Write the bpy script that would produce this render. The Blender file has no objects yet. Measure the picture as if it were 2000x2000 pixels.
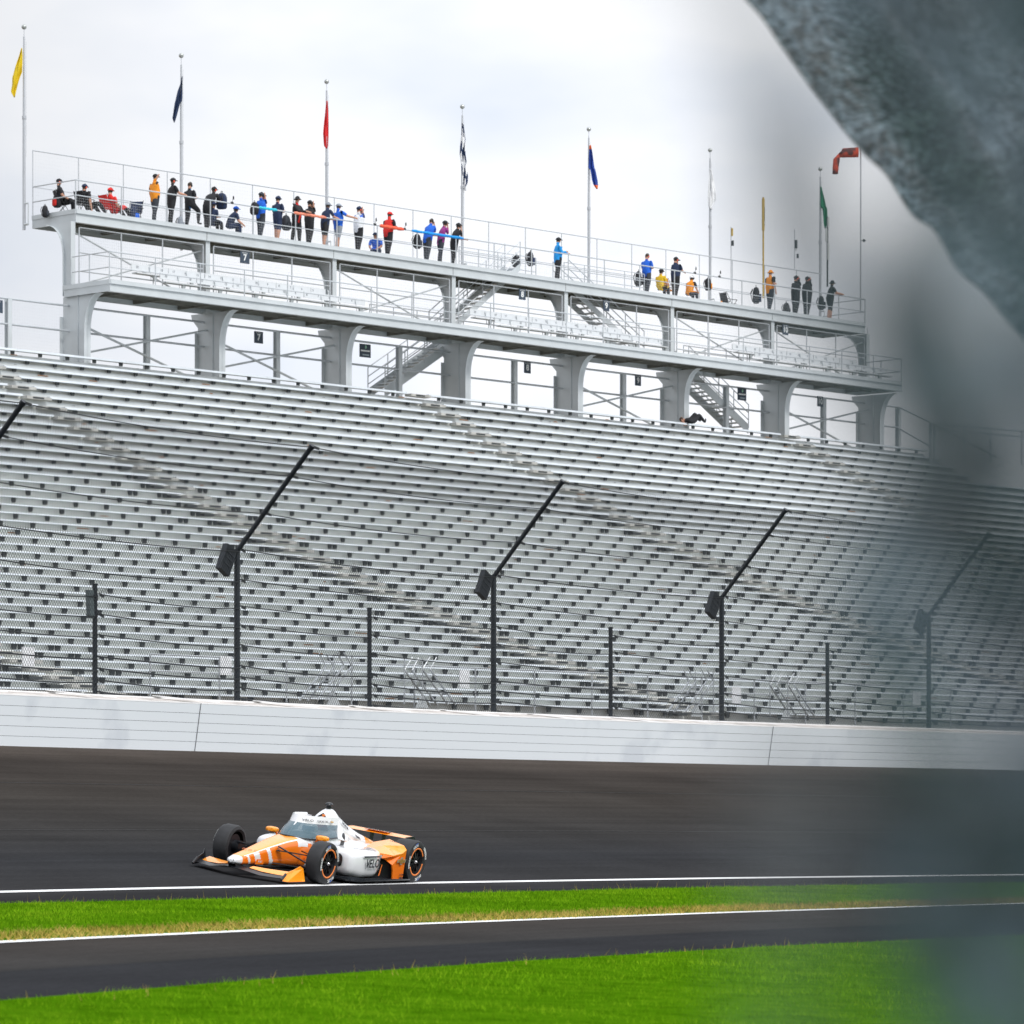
import bpy, math, random
import numpy as np
from mathutils import Vector, Matrix

# ------------------------------------------------------------ camera, world, sun, exposure
SC = bpy.context.scene
COL = SC.collection
F, HC, HY = 8000.0, 1.3, 1630.0      # focal length and horizon of the photograph, camera height in metres
cam_d = bpy.data.cameras.new("camera")
cam = bpy.data.objects.new("camera", cam_d)
COL.objects.link(cam)
cam.location = (0, 0, HC)
cam.rotation_euler = (math.radians(90), 0, 0)
cam_d.sensor_width = 36
cam_d.lens = F / 2000 * 36
cam_d.shift_y = (HY - 1000) / 2000
cam_d.clip_start = 0.05
cam_d.clip_end = 9000
cam_d.dof.use_dof = True
cam_d.dof.focus_distance = 70
cam_d.dof.aperture_fstop = 5.6
SC.camera = cam

SUN_EL, SUN_AZ = math.radians(44), math.radians(138)   # azimuth measured clockwise from +Y
world = bpy.data.worlds.new("World")
SC.world = world
world.use_nodes = True
wn, wl = world.node_tree.nodes, world.node_tree.links
wn.clear()
w_out = wn.new("ShaderNodeOutputWorld")
sky = wn.new("ShaderNodeTexSky")
sky.sky_type = 'NISHITA'
sky.sun_disc = False
sky.sun_elevation = SUN_EL
sky.sun_rotation = SUN_AZ
sky.air_density = 1.0
bg_sky = wn.new("ShaderNodeBackground"); bg_sky.inputs[1].default_value = 0.12
wl.new(sky.outputs[0], bg_sky.inputs[0])
bg_cl = wn.new("ShaderNodeBackground"); bg_cl.inputs[1].default_value = 1.0
tc = wn.new("ShaderNodeTexCoord")
sep = wn.new("ShaderNodeSeparateXYZ"); wl.new(tc.outputs["Generated"], sep.inputs[0])
mp = wn.new("ShaderNodeMapping"); mp.inputs["Scale"].default_value = (1, 1, 2.2)
wl.new(tc.outputs["Generated"], mp.inputs[0])
nz = wn.new("ShaderNodeTexNoise"); nz.inputs["Scale"].default_value = 9; nz.inputs["Detail"].default_value = 4; nz.inputs["Roughness"].default_value = .5
wl.new(mp.outputs[0], nz.inputs["Vector"])
rp = wn.new("ShaderNodeValToRGB")
rp.color_ramp.elements[0].position = .28; rp.color_ramp.elements[0].color = (.74, .80, .90, 1)
rp.color_ramp.elements[1].position = .52; rp.color_ramp.elements[1].color = (.94, .96, 1.0, 1)
wl.new(nz.outputs[0], rp.inputs[0])
mr = wn.new("ShaderNodeMapRange"); mr.inputs[1].default_value = .2; mr.inputs[2].default_value = .9
mr.inputs[3].default_value = 1.10; mr.inputs[4].default_value = 1.7
wl.new(sep.outputs[2], mr.inputs[0])
vm = wn.new("ShaderNodeVectorMath"); vm.operation = 'SCALE'
mrx = wn.new("ShaderNodeMapRange"); mrx.interpolation_type = 'SMOOTHSTEP'      # the cloud deck is thinner and greyer to the left
for i_, v_ in ((1, -.15), (2, -.03), (3, .80), (4, 1.0)): mrx.inputs[i_].default_value = v_
wl.new(sep.outputs[0], mrx.inputs[0])
mth = wn.new("ShaderNodeMath"); mth.operation = 'MULTIPLY'; wl.new(mr.outputs[0], mth.inputs[0]); wl.new(mrx.outputs[0], mth.inputs[1])
wl.new(rp.outputs[0], vm.inputs[0]); wl.new(mth.outputs[0], vm.inputs["Scale"])
wl.new(vm.outputs[0], bg_cl.inputs[0])
mixw = wn.new("ShaderNodeMixShader")
nz2 = wn.new("ShaderNodeTexNoise"); nz2.inputs["Scale"].default_value = 5; nz2.inputs["Detail"].default_value = 3
wl.new(tc.outputs["Generated"], nz2.inputs["Vector"])
rp2 = wn.new("ShaderNodeValToRGB")
rp2.color_ramp.elements[0].position = .28; rp2.color_ramp.elements[0].color = (.75, .75, .75, 1)
rp2.color_ramp.elements[1].position = .42; rp2.color_ramp.elements[1].color = (1, 1, 1, 1)
wl.new(nz2.outputs[0], rp2.inputs[0]); wl.new(rp2.outputs[0], mixw.inputs[0])
wl.new(bg_sky.outputs[0], mixw.inputs[1]); wl.new(bg_cl.outputs[0], mixw.inputs[2])
wl.new(mixw.outputs[0], w_out.inputs[0])

sun_d = bpy.data.lights.new("sun", 'SUN')
sun_d.energy = 1.9; sun_d.angle = math.radians(11); sun_d.color = (1, .965, .91)
sun = bpy.data.objects.new("sun", sun_d); COL.objects.link(sun)
sd = Vector((math.sin(SUN_AZ) * math.cos(SUN_EL), math.cos(SUN_AZ) * math.cos(SUN_EL), math.sin(SUN_EL)))
sun.rotation_euler = sd.to_track_quat('Z', 'Y').to_euler()
sun.location = (0, 0, 60)
SC.view_settings.view_transform = 'Standard'
SC.view_settings.look = 'None'
SC.view_settings.exposure = 0.0
SC.view_settings.gamma = 1.0
SC.render.engine = 'CYCLES'
SC.cycles.max_bounces = 6
SC.cycles.transparent_max_bounces = 16
SC.cycles.use_denoising = True
random.seed(7)
rng = np.random.default_rng(7)

# ------------------------------------------------------------ helpers
def V(*a): return Vector(a)

def tag(o, label=None, cat=None, group=None, kind=None):
    if label: o["label"] = label
    if cat: o["category"] = cat
    if group: o["group"] = group
    if kind: o["kind"] = kind
    return o

def empty(name, loc=(0, 0, 0), mat=None, **k):
    o = bpy.data.objects.new(name, None)
    COL.objects.link(o)
    if mat is not None: o.matrix_basis = mat
    else: o.location = loc
    o.empty_display_size = .2
    return tag(o, **k)

def root_of(o):
    while o.parent is not None: o = o.parent
    return o

class MB:
    """collects faces; builds ONE mesh object"""
    def __init__(s): s.v = []; s.f = []; s.m = []
    def add(s, vs, fs, mi=0):
        b = len(s.v); s.v += [tuple(p) for p in vs]; s.f += [tuple(i + b for i in f) for f in fs]; s.m += [mi] * len(fs)
    def quad(s, a, b, c, d, mi=0): s.add([a, b, c, d], [(0, 1, 2, 3)], mi)
    def poly(s, pts, mi=0): s.add(pts, [tuple(range(len(pts)))], mi)
    def box8(s, p, mi=0):   # p: 4 bottom ccw, 4 top
        s.add(p, [(0, 3, 2, 1), (4, 5, 6, 7), (0, 1, 5, 4), (1, 2, 6, 5), (2, 3, 7, 6), (3, 0, 4, 7)], mi)
    def obox(s, c, ax, ay, az, mi=0):   # half axes vectors
        c, ax, ay, az = Vector(c), Vector(ax), Vector(ay), Vector(az)
        s.box8([c - ax - ay - az, c + ax - ay - az, c + ax + ay - az, c - ax + ay - az,
                c - ax - ay + az, c + ax - ay + az, c + ax + ay + az, c - ax + ay + az], mi)
    def box(s, x0, x1, y0, y1, z0, z1, mi=0):
        s.box8([(x0, y0, z0), (x1, y0, z0), (x1, y1, z0), (x0, y1, z0), (x0, y0, z1), (x1, y0, z1), (x1, y1, z1), (x0, y1, z1)], mi)
    def tube(s, a, b, r, n=8, mi=0, r2=None, cap=True):
        a, b = Vector(a), Vector(b); d = (b - a)
        if d.length < 1e-6: return
        q = d.to_track_quat('Z', 'Y'); r2 = r if r2 is None else r2
        vs = []
        for c, rr in ((a, r), (b, r2)):
            for i in range(n):
                t = 2 * math.pi * i / n
                vs.append(c + q @ Vector((math.cos(t) * rr, math.sin(t) * rr, 0)))
        fs = [(i, (i + 1) % n, n + (i + 1) % n, n + i) for i in range(n)]
        if cap: fs += [tuple(range(n - 1, -1, -1)), tuple(range(n, 2 * n))]
        s.add(vs, fs, mi)
    def path(s, pts, r, n=6, mi=0):
        for a, b in zip(pts[:-1], pts[1:]): s.tube(a, b, r, n, mi)
    def flatbar(s, a, b, side, th, wd, mi=0):   # bar from a to b; side = unit vector of its width
        a, b, side = Vector(a), Vector(b), Vector(side).normalized()
        d = (b - a); up = d.cross(side).normalized()
        s.obox((a + b) / 2, d / 2, side * wd / 2, up * th / 2, mi)
    def prism(s, pts, off, mi=0):        # polygon extruded by vector off
        off = Vector(off); p = [Vector(q) for q in pts]; n = len(p)
        s.add(p + [q + off for q in p], [tuple(range(n - 1, -1, -1)), tuple(range(n, 2 * n))] +
              [(i, (i + 1) % n, n + (i + 1) % n, n + i) for i in range(n)], mi)
    def loft(s, secs, mi=0, closed=True, cap=True):
        n = len(secs[0]); vs = [p for q in secs for p in q]; fs = []
        for k in range(len(secs) - 1):
            for i in range(n if closed else n - 1):
                j = (i + 1) % n
                fs.append((k * n + i, k * n + j, (k + 1) * n + j, (k + 1) * n + i))
        if cap and closed:
            fs += [tuple(range(n - 1, -1, -1)), tuple(range((len(secs) - 1) * n, len(secs) * n))]
        s.add(vs, fs, mi)
    def ellipsoid(s, c, r, n=12, m=8, mi=0, rot=None, top=0.0, bot=1.0):
        secs = []
        for k in range(m + 1):
            t = math.pi * (top + (bot - top) * k / m)
            ring = []
            for i in range(n):
                a = 2 * math.pi * i / n
                p = Vector((r[0] * math.sin(t) * math.cos(a), r[1] * math.sin(t) * math.sin(a), r[2] * math.cos(t)))
                if rot: p = rot @ p
                ring.append(Vector(c) + p)
            secs.append(ring)
        s.loft(secs, mi)
    def build(s, name, mats, parent=None, smooth=False, world=True, auto=None):
        me = bpy.data.meshes.new(name)
        vs = s.v
        if parent is not None and world:
            inv = root_of(parent).matrix_basis.inverted()
            vs = [tuple(inv @ Vector(p)) for p in vs]
        me.from_pydata(vs, [], s.f)
        mats = mats if isinstance(mats, (list, tuple)) else [mats]
        for m_ in mats: me.materials.append(m_)
        if len(mats) > 1: me.polygons.foreach_set("material_index", s.m)
        if smooth: me.polygons.foreach_set("use_smooth", [True] * len(s.f))
        me.update()
        o = bpy.data.objects.new(name, me)
        COL.objects.link(o)
        if parent is not None: o.parent = parent
        if auto is not None:
            me.polygons.foreach_set("use_smooth", [True] * len(s.f))
            try: me.set_sharp_from_angle(angle=math.radians(auto))
            except Exception: pass
        return o

def np_mesh(name, verts, faces, mat, parent=None, colors=None):
    """fast mesh from numpy arrays; faces (n,3) or (n,4)"""
    me = bpy.data.meshes.new(name)
    nv, nf, k = len(verts), len(faces), faces.shape[1]
    me.vertices.add(nv); me.vertices.foreach_set("co", verts.astype(np.float32).ravel())
    me.loops.add(nf * k); me.loops.foreach_set("vertex_index", faces.astype(np.int32).ravel())
    me.polygons.add(nf); me.polygons.foreach_set("loop_start", np.arange(0, nf * k, k, dtype=np.int32))
    me.update(calc_edges=True)
    if colors is not None:
        ca = me.color_attributes.new("tint", 'FLOAT_COLOR', 'POINT')
        ca.data.foreach_set("color", colors.astype(np.float32).ravel())
    me.materials.append(mat)
    o = bpy.data.objects.new(name, me); COL.objects.link(o)
    if parent is not None: o.parent = parent
    return o

MATS = {}
def mat(name, col, rough=.6, metal=0., noise=None, bump=None, spec=.5, coat=0.):
    """noise = (scale, amount[, second colour]); bump = (scale, strength)"""
    if name in MATS: return MATS[name]
    m = bpy.data.materials.new(name); m.use_nodes = True
    nt = m.node_tree; b = nt.nodes["Principled BSDF"]
    b.inputs["Base Color"].default_value = (*col, 1); b.inputs["Roughness"].default_value = rough
    b.inputs["Metallic"].default_value = metal
    b.inputs["Specular IOR Level"].default_value = spec
    if coat: b.inputs["Coat Weight"].default_value = coat
    tcn = nt.nodes.new("ShaderNodeTexCoord")
    if noise is None: noise = (6, .12)
    if noise:
        n = nt.nodes.new("ShaderNodeTexNoise"); n.inputs["Scale"].default_value = noise[0]; n.inputs["Detail"].default_value = 5
        nt.links.new(tcn.outputs["Object"], n.inputs["Vector"])
        r = nt.nodes.new("ShaderNodeValToRGB"); r.color_ramp.elements[0].position = .3; r.color_ramp.elements[1].position = .7
        a = noise[1]; c2 = noise[2] if len(noise) > 2 else None
        lo = c2 if c2 else tuple(c * (1 - a) for c in col)
        hi = tuple(min(1, c * (1 + a)) for c in col) if not c2 else col
        r.color_ramp.elements[0].color = (*lo, 1); r.color_ramp.elements[1].color = (*hi, 1)
        if c2:
            r.color_ramp.elements[0].position = noise[3] if len(noise) > 3 else .3
            r.color_ramp.elements[1].position = (noise[3] if len(noise) > 3 else .3) + .1
        nt.links.new(n.outputs[0], r.inputs[0]); nt.links.new(r.outputs[0], b.inputs["Base Color"])
    if bump:
        n = nt.nodes.new("ShaderNodeTexNoise"); n.inputs["Scale"].default_value = bump[0]; n.inputs["Detail"].default_value = 4
        nt.links.new(tcn.outputs["Object"], n.inputs["Vector"])
        bp = nt.nodes.new("ShaderNodeBump"); bp.inputs["Strength"].default_value = bump[1]; bp.inputs["Distance"].default_value = .02
        nt.links.new(n.outputs[0], bp.inputs["Height"]); nt.links.new(bp.outputs[0], b.inputs["Normal"])
    MATS[name] = m
    return m

def text(name, body, size, mtx, m, parent=None, align='CENTER', extrude=.0015, shear=0., sx=1., bold=0., into=None):
    cu = bpy.data.curves.new(name, 'FONT'); cu.body = body; cu.size = size; cu.align_x = align; cu.align_y = 'CENTER'
    cu.extrude = extrude; cu.shear = shear; cu.offset = bold; cu.resolution_u = 3
    tmp = bpy.data.objects.new(name, cu); me = bpy.data.meshes.new_from_object(tmp)
    bpy.data.objects.remove(tmp)
    M = mtx @ Matrix.Diagonal((sx, 1, 1, 1))
    if parent is not None: M = root_of(parent).matrix_basis.inverted() @ M
    me.transform(M)
    if into is not None:
        into.add([tuple(v.co) for v in me.vertices], [tuple(p.vertices) for p in me.polygons]); return None
    me.materials.clear(); me.materials.append(m)
    o = bpy.data.objects.new(name, me); COL.objects.link(o)
    if parent is not None: o.parent = parent
    return o

def frame(o, x, y):   # matrix: origin o, local x along x, local y along y
    x = Vector(x).normalized(); y = Vector(y); z = x.cross(y).normalized(); y = z.cross(x)
    M = Matrix((x, y, z)).transposed().to_4x4(); M.translation = Vector(o)
    return M

# ------------------------------------------------------------ plan of the place
# the oval: concentric arcs around TC; 'off' = metres outside the white line
_h = Vector((.43, .903)).normalized()
_P = Vector(((638 - 1000) / F * 63.2, 63.2))
TR_ = 250.0
TC = _P + Vector((_h.y, -_h.x)) * TR_
def arc_hit(px, off):
    k = (px - 1000) / F; a = k * k + 1; b = -2 * (k * TC.x + TC.y); c = TC.length_squared - (TR_ + off) ** 2
    return (-b + math.sqrt(b * b - 4 * a * c)) / (2 * a)
def arc_pt(ang, off, z):      # ang radians along the oval, 0 beside the car
    d = _P - TC; ca, sa = math.cos(-ang), math.sin(-ang)
    d = Vector((d.x * ca - d.y * sa, d.x * sa + d.y * ca)).normalized() * (TR_ + off)
    return Vector((TC.x + d.x, TC.y + d.y, z))
def arc_ang(px, off):         # angle of the point of that arc seen in image column px
    Y = arc_hit(px, off); X = (px - 1000) / F * Y
    d0, d1 = _P - TC, Vector((X, Y)) - TC
    return -(math.atan2(d1.y, d1.x) - math.atan2(d0.y, d0.x))
# the grandstand: s metres along its front, w metres back from the column line
SU = Vector((.6886, .7251, 0)); SN = Vector((-.7251, .6886, 0)); SP = Vector((-16.62, 155, 0)); BAY = 6.87
UP = Vector((0, 0, 1))
def W(s, w, z): return SP + SU * s + SN * w + UP * z
def s_at(px, w):
    k = (px - 1000) / F; b = SP + SN * w
    return (k * b.y - b.x) / (SU.x - k * SU.y)
def z_at(py, s, w): return HC + (HY - py) * W(s, w, 0).y / F
def PW(px, py, w):
    s = s_at(px, w); return W(s, w, z_at(py, s, w))

# ------------------------------------------------------------ setting: ground, track, lines
def groundmat(name, build):
    m = bpy.data.materials.new(name); m.use_nodes = True
    nt = m.node_tree; b = nt.nodes["Principled BSDF"]; build(nt, b); MATS[name] = m; return m
def N(nt, t, **k):
    n = nt.nodes.new(t)
    for a, v in k.items():
        if a in n.inputs: n.inputs[a].default_value = v
        else: setattr(n, a, v)
    return n
def asphalt(name, stops, grain=.32, streak=.17):
    """stops: (metres outside the white line, colour); streaks run along the oval through the UV map"""
    def f(nt, b):
        L = nt.links.new
        uv = N(nt, "ShaderNodeUVMap"); sx = N(nt, "ShaderNodeSeparateXYZ"); L(uv.outputs[0], sx.inputs[0])
        lo, hi = stops[0][0], stops[-1][0]
        mr_ = N(nt, "ShaderNodeMapRange"); mr_.inputs[1].default_value = lo; mr_.inputs[2].default_value = hi
        L(sx.outputs[1], mr_.inputs[0])
        r = N(nt, "ShaderNodeValToRGB"); e = r.color_ramp.elements
        while len(e) < len(stops): e.new(.5)
        for i, (o, c) in enumerate(stops): e[i].position = (o - lo) / (hi - lo); e[i].color = (*c, 1)
        L(mr_.outputs[0], r.inputs[0])
        mpn = N(nt, "ShaderNodeMapping"); mpn.inputs["Scale"].default_value = (.035, 1.5, 1); L(uv.outputs[0], mpn.inputs[0])
        n1 = N(nt, "ShaderNodeTexNoise", Scale=1.3, Detail=6, Roughness=.65); L(mpn.outputs[0], n1.inputs["Vector"])
        mp2 = N(nt, "ShaderNodeMapping"); mp2.inputs["Scale"].default_value = (.5, 6, 1); L(uv.outputs[0], mp2.inputs[0])
        n2 = N(nt, "ShaderNodeTexNoise", Scale=9, Detail=6, Roughness=.8); L(mp2.outputs[0], n2.inputs["Vector"])
        n3 = N(nt, "ShaderNodeTexNoise", Scale=.25, Detail=3); L(uv.outputs[0], n3.inputs["Vector"])
        def mul(col, nsoc, lo_, hi_, a=.3, c=.7):
            q = N(nt, "ShaderNodeMapRange"); q.inputs[1].default_value = a; q.inputs[2].default_value = c
            q.inputs[3].default_value = lo_; q.inputs[4].default_value = hi_; L(nsoc, q.inputs[0])
            v = N(nt, "ShaderNodeVectorMath", operation='SCALE'); L(col, v.inputs[0]); L(q.outputs[0], v.inputs["Scale"]); return v.outputs[0]
        c = mul(r.outputs[0], n1.outputs[0], 1 - streak, 1 + streak)
        c = mul(c, n2.outputs[0], 1 - grain, 1 + grain)
        c = mul(c, n3.outputs[0], .88, 1.12)
        # pale scuffs
        n4 = N(nt, "ShaderNodeTexNoise", Scale=3.2, Detail=8, Roughness=.75)
        mp4 = N(nt, "ShaderNodeMapping"); mp4.inputs["Scale"].default_value = (.25, 2.6, 1); mp4.inputs["Rotation"].default_value = (0, 0, .09)
        L(uv.outputs[0], mp4.inputs[0]); L(mp4.outputs[0], n4.inputs["Vector"])
        q4 = N(nt, "ShaderNodeMapRange"); q4.inputs[1].default_value = .66; q4.inputs[2].default_value = .8; q4.inputs[4].default_value = .5
        L(n4.outputs[0], q4.inputs[0])
        mx = N(nt, "ShaderNodeMix", data_type='RGBA'); L(q4.outputs[0], mx.inputs[0]); L(c, mx.inputs[6]); mx.inputs[7].default_value = (.12, .115, .11, 1)
        L(mx.outputs[2], b.inputs["Base Color"])
        b.inputs["Roughness"].default_value = .95; b.inputs["Specular IOR Level"].default_value = .0
        bp = N(nt, "ShaderNodeBump", Strength=.5, Distance=.004); n5 = N(nt, "ShaderNodeTexNoise", Scale=60, Detail=3)
        L(uv.outputs[0], n5.inputs["Vector"]); L(n5.outputs[0], bp.inputs["Height"]); L(bp.outputs[0], b.inputs["Normal"])
    return groundmat(name, f)
def grassmat(name, ca, cb, cc, sc=.9):
    def f(nt, b):
        L = nt.links.new; t = N(nt, "ShaderNodeTexCoord")
        n = N(nt, "ShaderNodeTexNoise", Scale=sc, Detail=6, Roughness=.7); L(t.outputs["Object"], n.inputs["Vector"])
        r = N(nt, "ShaderNodeValToRGB"); e = r.color_ramp.elements; e.new(.5)
        for i, (p, c) in enumerate(((.3, ca), (.5, cb), (.7, cc))): e[i].position = p; e[i].color = (*c, 1)
        L(n.outputs[0], r.inputs[0])
        at_ = N(nt, "ShaderNodeAttribute"); at_.attribute_name = "tint"
        mx = N(nt, "ShaderNodeMix", data_type='RGBA', blend_type='MULTIPLY'); mx.inputs[0].default_value = 1
        L(r.outputs[0], mx.inputs[6]); L(at_.outputs["Color"], mx.inputs[7])
        L(mx.outputs[2], b.inputs["Base Color"])
        b.inputs["Roughness"].default_value = 1; b.inputs["Specular IOR Level"].default_value = .0
        b.inputs["Subsurface Weight"].default_value = 0
    return groundmat(name, f)
m_track = asphalt("track asphalt", [(-2, (.026, .026, .029)), (0, (.036, .036, .038)), (2.5, (.031, .032, .035)), (5, (.037, .036, .036)),
                                    (9, (.043, .039, .036)), (13.5, (.042, .037, .034)), (15.0, (.065, .056, .050)), (16.4, (.095, .082, .074))])
m_road = asphalt("warm-up lane asphalt", [(-13.4, (.030, .031, .035)), (-11.6, (.031, .032, .035)), (-11.4, (.043, .042, .042)), (-8.8, (.048, .043, .040))], .3, .12)
m_grass = grassmat("grass blades", (.065, .17, .004), (.14, .31, .008), (.25, .41, .02))
m_dry = grassmat("dry grass blades", (.22, .18, .035), (.40, .31, .08), (.55, .42, .16))
m_soil = grassmat("turf soil", (.03, .09, .001), (.05, .14, .002), (.08, .18, .004), 3)
m_line = mat("white line paint", (.80, .81, .82), .6, noise=(9, .08))
m_dirt = mat("bare ground", (.18, .15, .11), .95, noise=(1.5, .3))

ANGS = [i * .004 - .36 for i in range(191)]
def px_of(p): return 1000 + F * p.x / p.y if p.y > 12 else (0 if p.x < 0 else 2000)
def edge(off, pts):
    """3D line of one edge of the ground: its distance from the white line and its height read at a few columns"""
    xs = [p[0] for p in pts]; zs = [HC - (p[1] - HY) * arc_hit(p[0], off) / F for p in pts]
    return off, xs, zs
def zof(e, px): return float(np.interp(px, e[1], e[2]))
E_wall = edge(16.0, [(0, 1456.5), (380, 1467), (700, 1476), (1500, 1494.5), (1850, 1501)])
E_line = edge(0.0, [(0, 1743), (300, 1736), (638, 1729.5), (830, 1725), (1400, 1716), (2000, 1709)])
E_turf = edge(-1.6, [(0, 1766), (600, 1753), (1000, 1743), (1400, 1734), (2000, 1724)])
E_lane = edge(-9.0, [(0, 1843), (600, 1815.5), (1000, 1800), (1400, 1785), (2000, 1766)])
E_edge = edge(-13.3, [(0, 1958), (300, 1934), (600, 1909), (1000, 1881), (1500, 1851), (2000, 1828)])
for e in (E_lane, E_edge, E_turf): pass
def z_between(off, px):
    es = [( -60, None), (-21, None), E_edge, E_lane, E_turf, E_line, E_wall]
    knots = [(-60, 0.0), (-21, .0)] + [(e[0], zof(e, px)) for e in es[2:]] + [(22, zof(E_wall, px) - .3)]
    return float(np.interp(off, [k[0] for k in knots], [k[1] for k in knots]))
def sheet(name, offs, material, dz=0., label=None, pxs=ANGS):
    vs, fs, uvs = [], [], []
    for a in pxs:
        for o in offs:
            p = arc_pt(a, o, 0); p.z = z_between(o, px_of(p)) + dz; vs.append(tuple(p)); uvs.append((a * (TR_ + o), o))
    n = len(offs)
    for i in range(len(pxs) - 1):
        for j in range(n - 1): fs.append((i * n + j, (i + 1) * n + j, (i + 1) * n + j + 1, i * n + j + 1))
    me = bpy.data.meshes.new(name); me.from_pydata(vs, [], fs)
    uvl = me.uv_layers.new(name="UVMap")
    li = np.zeros(len(me.loops), dtype=np.int32); me.loops.foreach_get("vertex_index", li)
    uvl.data.foreach_set("uv", np.array(uvs, dtype=np.float32)[li].ravel())
    ca = me.color_attributes.new("tint", 'FLOAT_COLOR', 'POINT'); ca.data.foreach_set("color", np.ones(len(vs) * 4, dtype=np.float32))
    me.materials.append(material); me.polygons.foreach_set("use_smooth", [True] * len(fs)); me.update()
    o = bpy.data.objects.new(name, me); COL.objects.link(o)
    return tag(o, label=label, kind='structure')
gb = MB(); gb.quad((-3000, -3000, -.8), (3000, -3000, -.8), (3000, 3000, -.8), (-3000, 3000, -.8))
tag(gb.build("ground", m_dirt), label="bare ground all around the oval", kind='structure')
sheet("race_track", [-1.7, -.8, 0] + list(np.linspace(.8, 16, 20)) + [16.4], m_track, label="dark banked asphalt of the oval below the white wall")
for so in (5.2, 10.6):
    sheet("asphalt_seam", [so, so + .035], mat("asphalt seam", (.020, .020, .021), .9, noise=(2, .4)), .005, label="thin dark paving seam running along the banked track")
sheet("warm_up_lane", [-13.45, -12, -10.5, -8.9], m_road, .012, label="dark asphalt lane between the two strips of grass")
sheet("grass_strip", [-9.1, -7.2, -4.5, -1.6], m_soil, .010, label="turf under the grass strip between track and lane")
sheet("infield_turf", [-60, -45, -32, -24, -21, -18, -15.5, -13.3], m_soil, .016, label="turf of the infield at the bottom of the picture")
sheet("track_line", [-.095, .085], m_line, .006, label="white line along the foot of the banked track")
sheet("lane_line", [-9.12, -8.88], m_line, .018, label="white line along the upper edge of the lane")

def blades(name, o0, o1, dens, hmin, hmax, wd, material, label, Ymin=26, tints=((.55, 1.3), (.62, 1.22), (.5, 1.1)), lean=.5):
    M = 900000
    px = rng.uniform(-150, 2200, M); Ymax = {0: 140}.get(0)
    Y = np.sqrt(rng.uniform(Ymin ** 2, Ymax ** 2, M)); X = (px - 1000) / F * Y
    of = np.hypot(X - TC.x, Y - TC.y) - TR_
    keep = (of > o0) & (of < o1); full = (2350 / F) * (Ymax ** 2 - Ymin ** 2) / 2
    px, of, X, Y = px[keep], of[keep], X[keep], Y[keep]
    n = int(min(len(X), dens * full * keep.mean())); px, of, X, Y = px[:n], of[:n], X[:n], Y[:n]
    gx = np.linspace(-150, 2200, 48); go = np.linspace(o0, o1, 12)
    Z = np.array([[z_between(o, float(p)) for o in go] for p in gx])
    fi = (px + 150) / 2350 * 47; i0 = np.clip(fi.astype(int), 0, 46); f_ = fi - i0
    gj = (of - o0) / (o1 - o0) * 11; j0 = np.clip(gj.astype(int), 0, 10); g_ = gj - j0
    z = (Z[i0, j0] * (1 - f_) + Z[i0 + 1, j0] * f_) * (1 - g_) + (Z[i0, j0 + 1] * (1 - f_) + Z[i0 + 1, j0 + 1] * f_) * g_
    patch = .5 + .5 * np.sin(X * 1.7 + np.sin(Y * .9) * 2) * np.sin(Y * 1.3 + X * .6)
    h = rng.uniform(hmin, hmax, n) * (.8 + .4 * patch); az = rng.uniform(0, 2 * np.pi, n)
    wx, wy = np.cos(az) * wd / 2, np.sin(az) * wd / 2
    lx, ly = rng.normal(0, lean, n) * h, rng.normal(0, lean, n) * h
    v = np.zeros((n, 3, 3)); v[:, 0] = np.stack([X - wx, Y - wy, z], 1); v[:, 1] = np.stack([X + wx, Y + wy, z], 1)
    v[:, 2] = np.stack([X + lx, Y + ly, z + h], 1)
    t = rng.uniform(0, 1, n); tint = np.ones((n, 3, 4))
    for q in range(3): tint[:, :, q] = (tints[q][0] + (tints[q][1] - tints[q][0]) * (.5 * t + .5 * patch))[:, None]
    o = np_mesh(name, v.reshape(-1, 3), np.arange(3 * n).reshape(-1, 3), material, colors=tint.reshape(-1, 4))
    return tag(o, label=label, kind='stuff', cat='grass')
blades("grass", -24, -13.35, 1300, .03, .065, .007, m_grass, "bright green grass of the infield at the bottom edge", Ymin=18)
blades("grass", -7.8, -1.62, 1000, .03, .06, .008, m_grass, "bright green grass strip between the track and the lane", Ymin=30)
blades("dry_grass", -9.0, -7.7, 900, .04, .085, .010, m_dry, "dry straw-coloured grass fringe along the white lane line", Ymin=30, lean=.8)
blades("grass_stalks", -2.0, -1.55, 9, .07, .15, .007, m_dry, "thin dry stalks along the upper edge of the grass strip", Ymin=30, lean=.3)
blades("grass_stalks", -13.8, -13.2, 6, .05, .10, .007, m_dry, "thin dry stalks along the edge of the infield grass", lean=.3)

# ------------------------------------------------------------ white barrier wall
m_white = mat("white wall paint", (.80, .845, .90), .38, noise=(.55, .1, (.69, .735, .80), .33), spec=.4)
m_whitet = mat("white wall top", (.84, .84, .85), .4, noise=(3, .04))
m_seam = mat("dark seam", (.16, .17, .19), .7)
m_scuff = mat("wall top dirt", (.62, .58, .55), .7, noise=(2.2, .25))
m_black = mat("black painted steel", (.012, .017, .024), .42, .2, noise=(5, .3))
m_cable = mat("black cable", (.012, .016, .02), .55)
def arc_loft(name, prof, material, px0=-1200, px1=3400, step=50, parent=None, dark=None, base=None):
    """prof: (off, z above the foot of the wall)"""
    mb = MB(); secs = []
    for px in range(px0, px1 + 1, step):
        a = arc_ang(px, 16.0); z0 = zof(E_wall, px)
        secs.append([arc_pt(a, o, z0 + z) for o, z in prof])
    mb.loft(secs, 0, True, True)
    return mb.build(name, material, parent)
wall = empty("barrier_wall", (0, 92, 3), label="long white steel-and-concrete barrier wall along the top of the banked track", cat="barrier")
def tilt(z): return 16.0 - .16 * z
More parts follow.
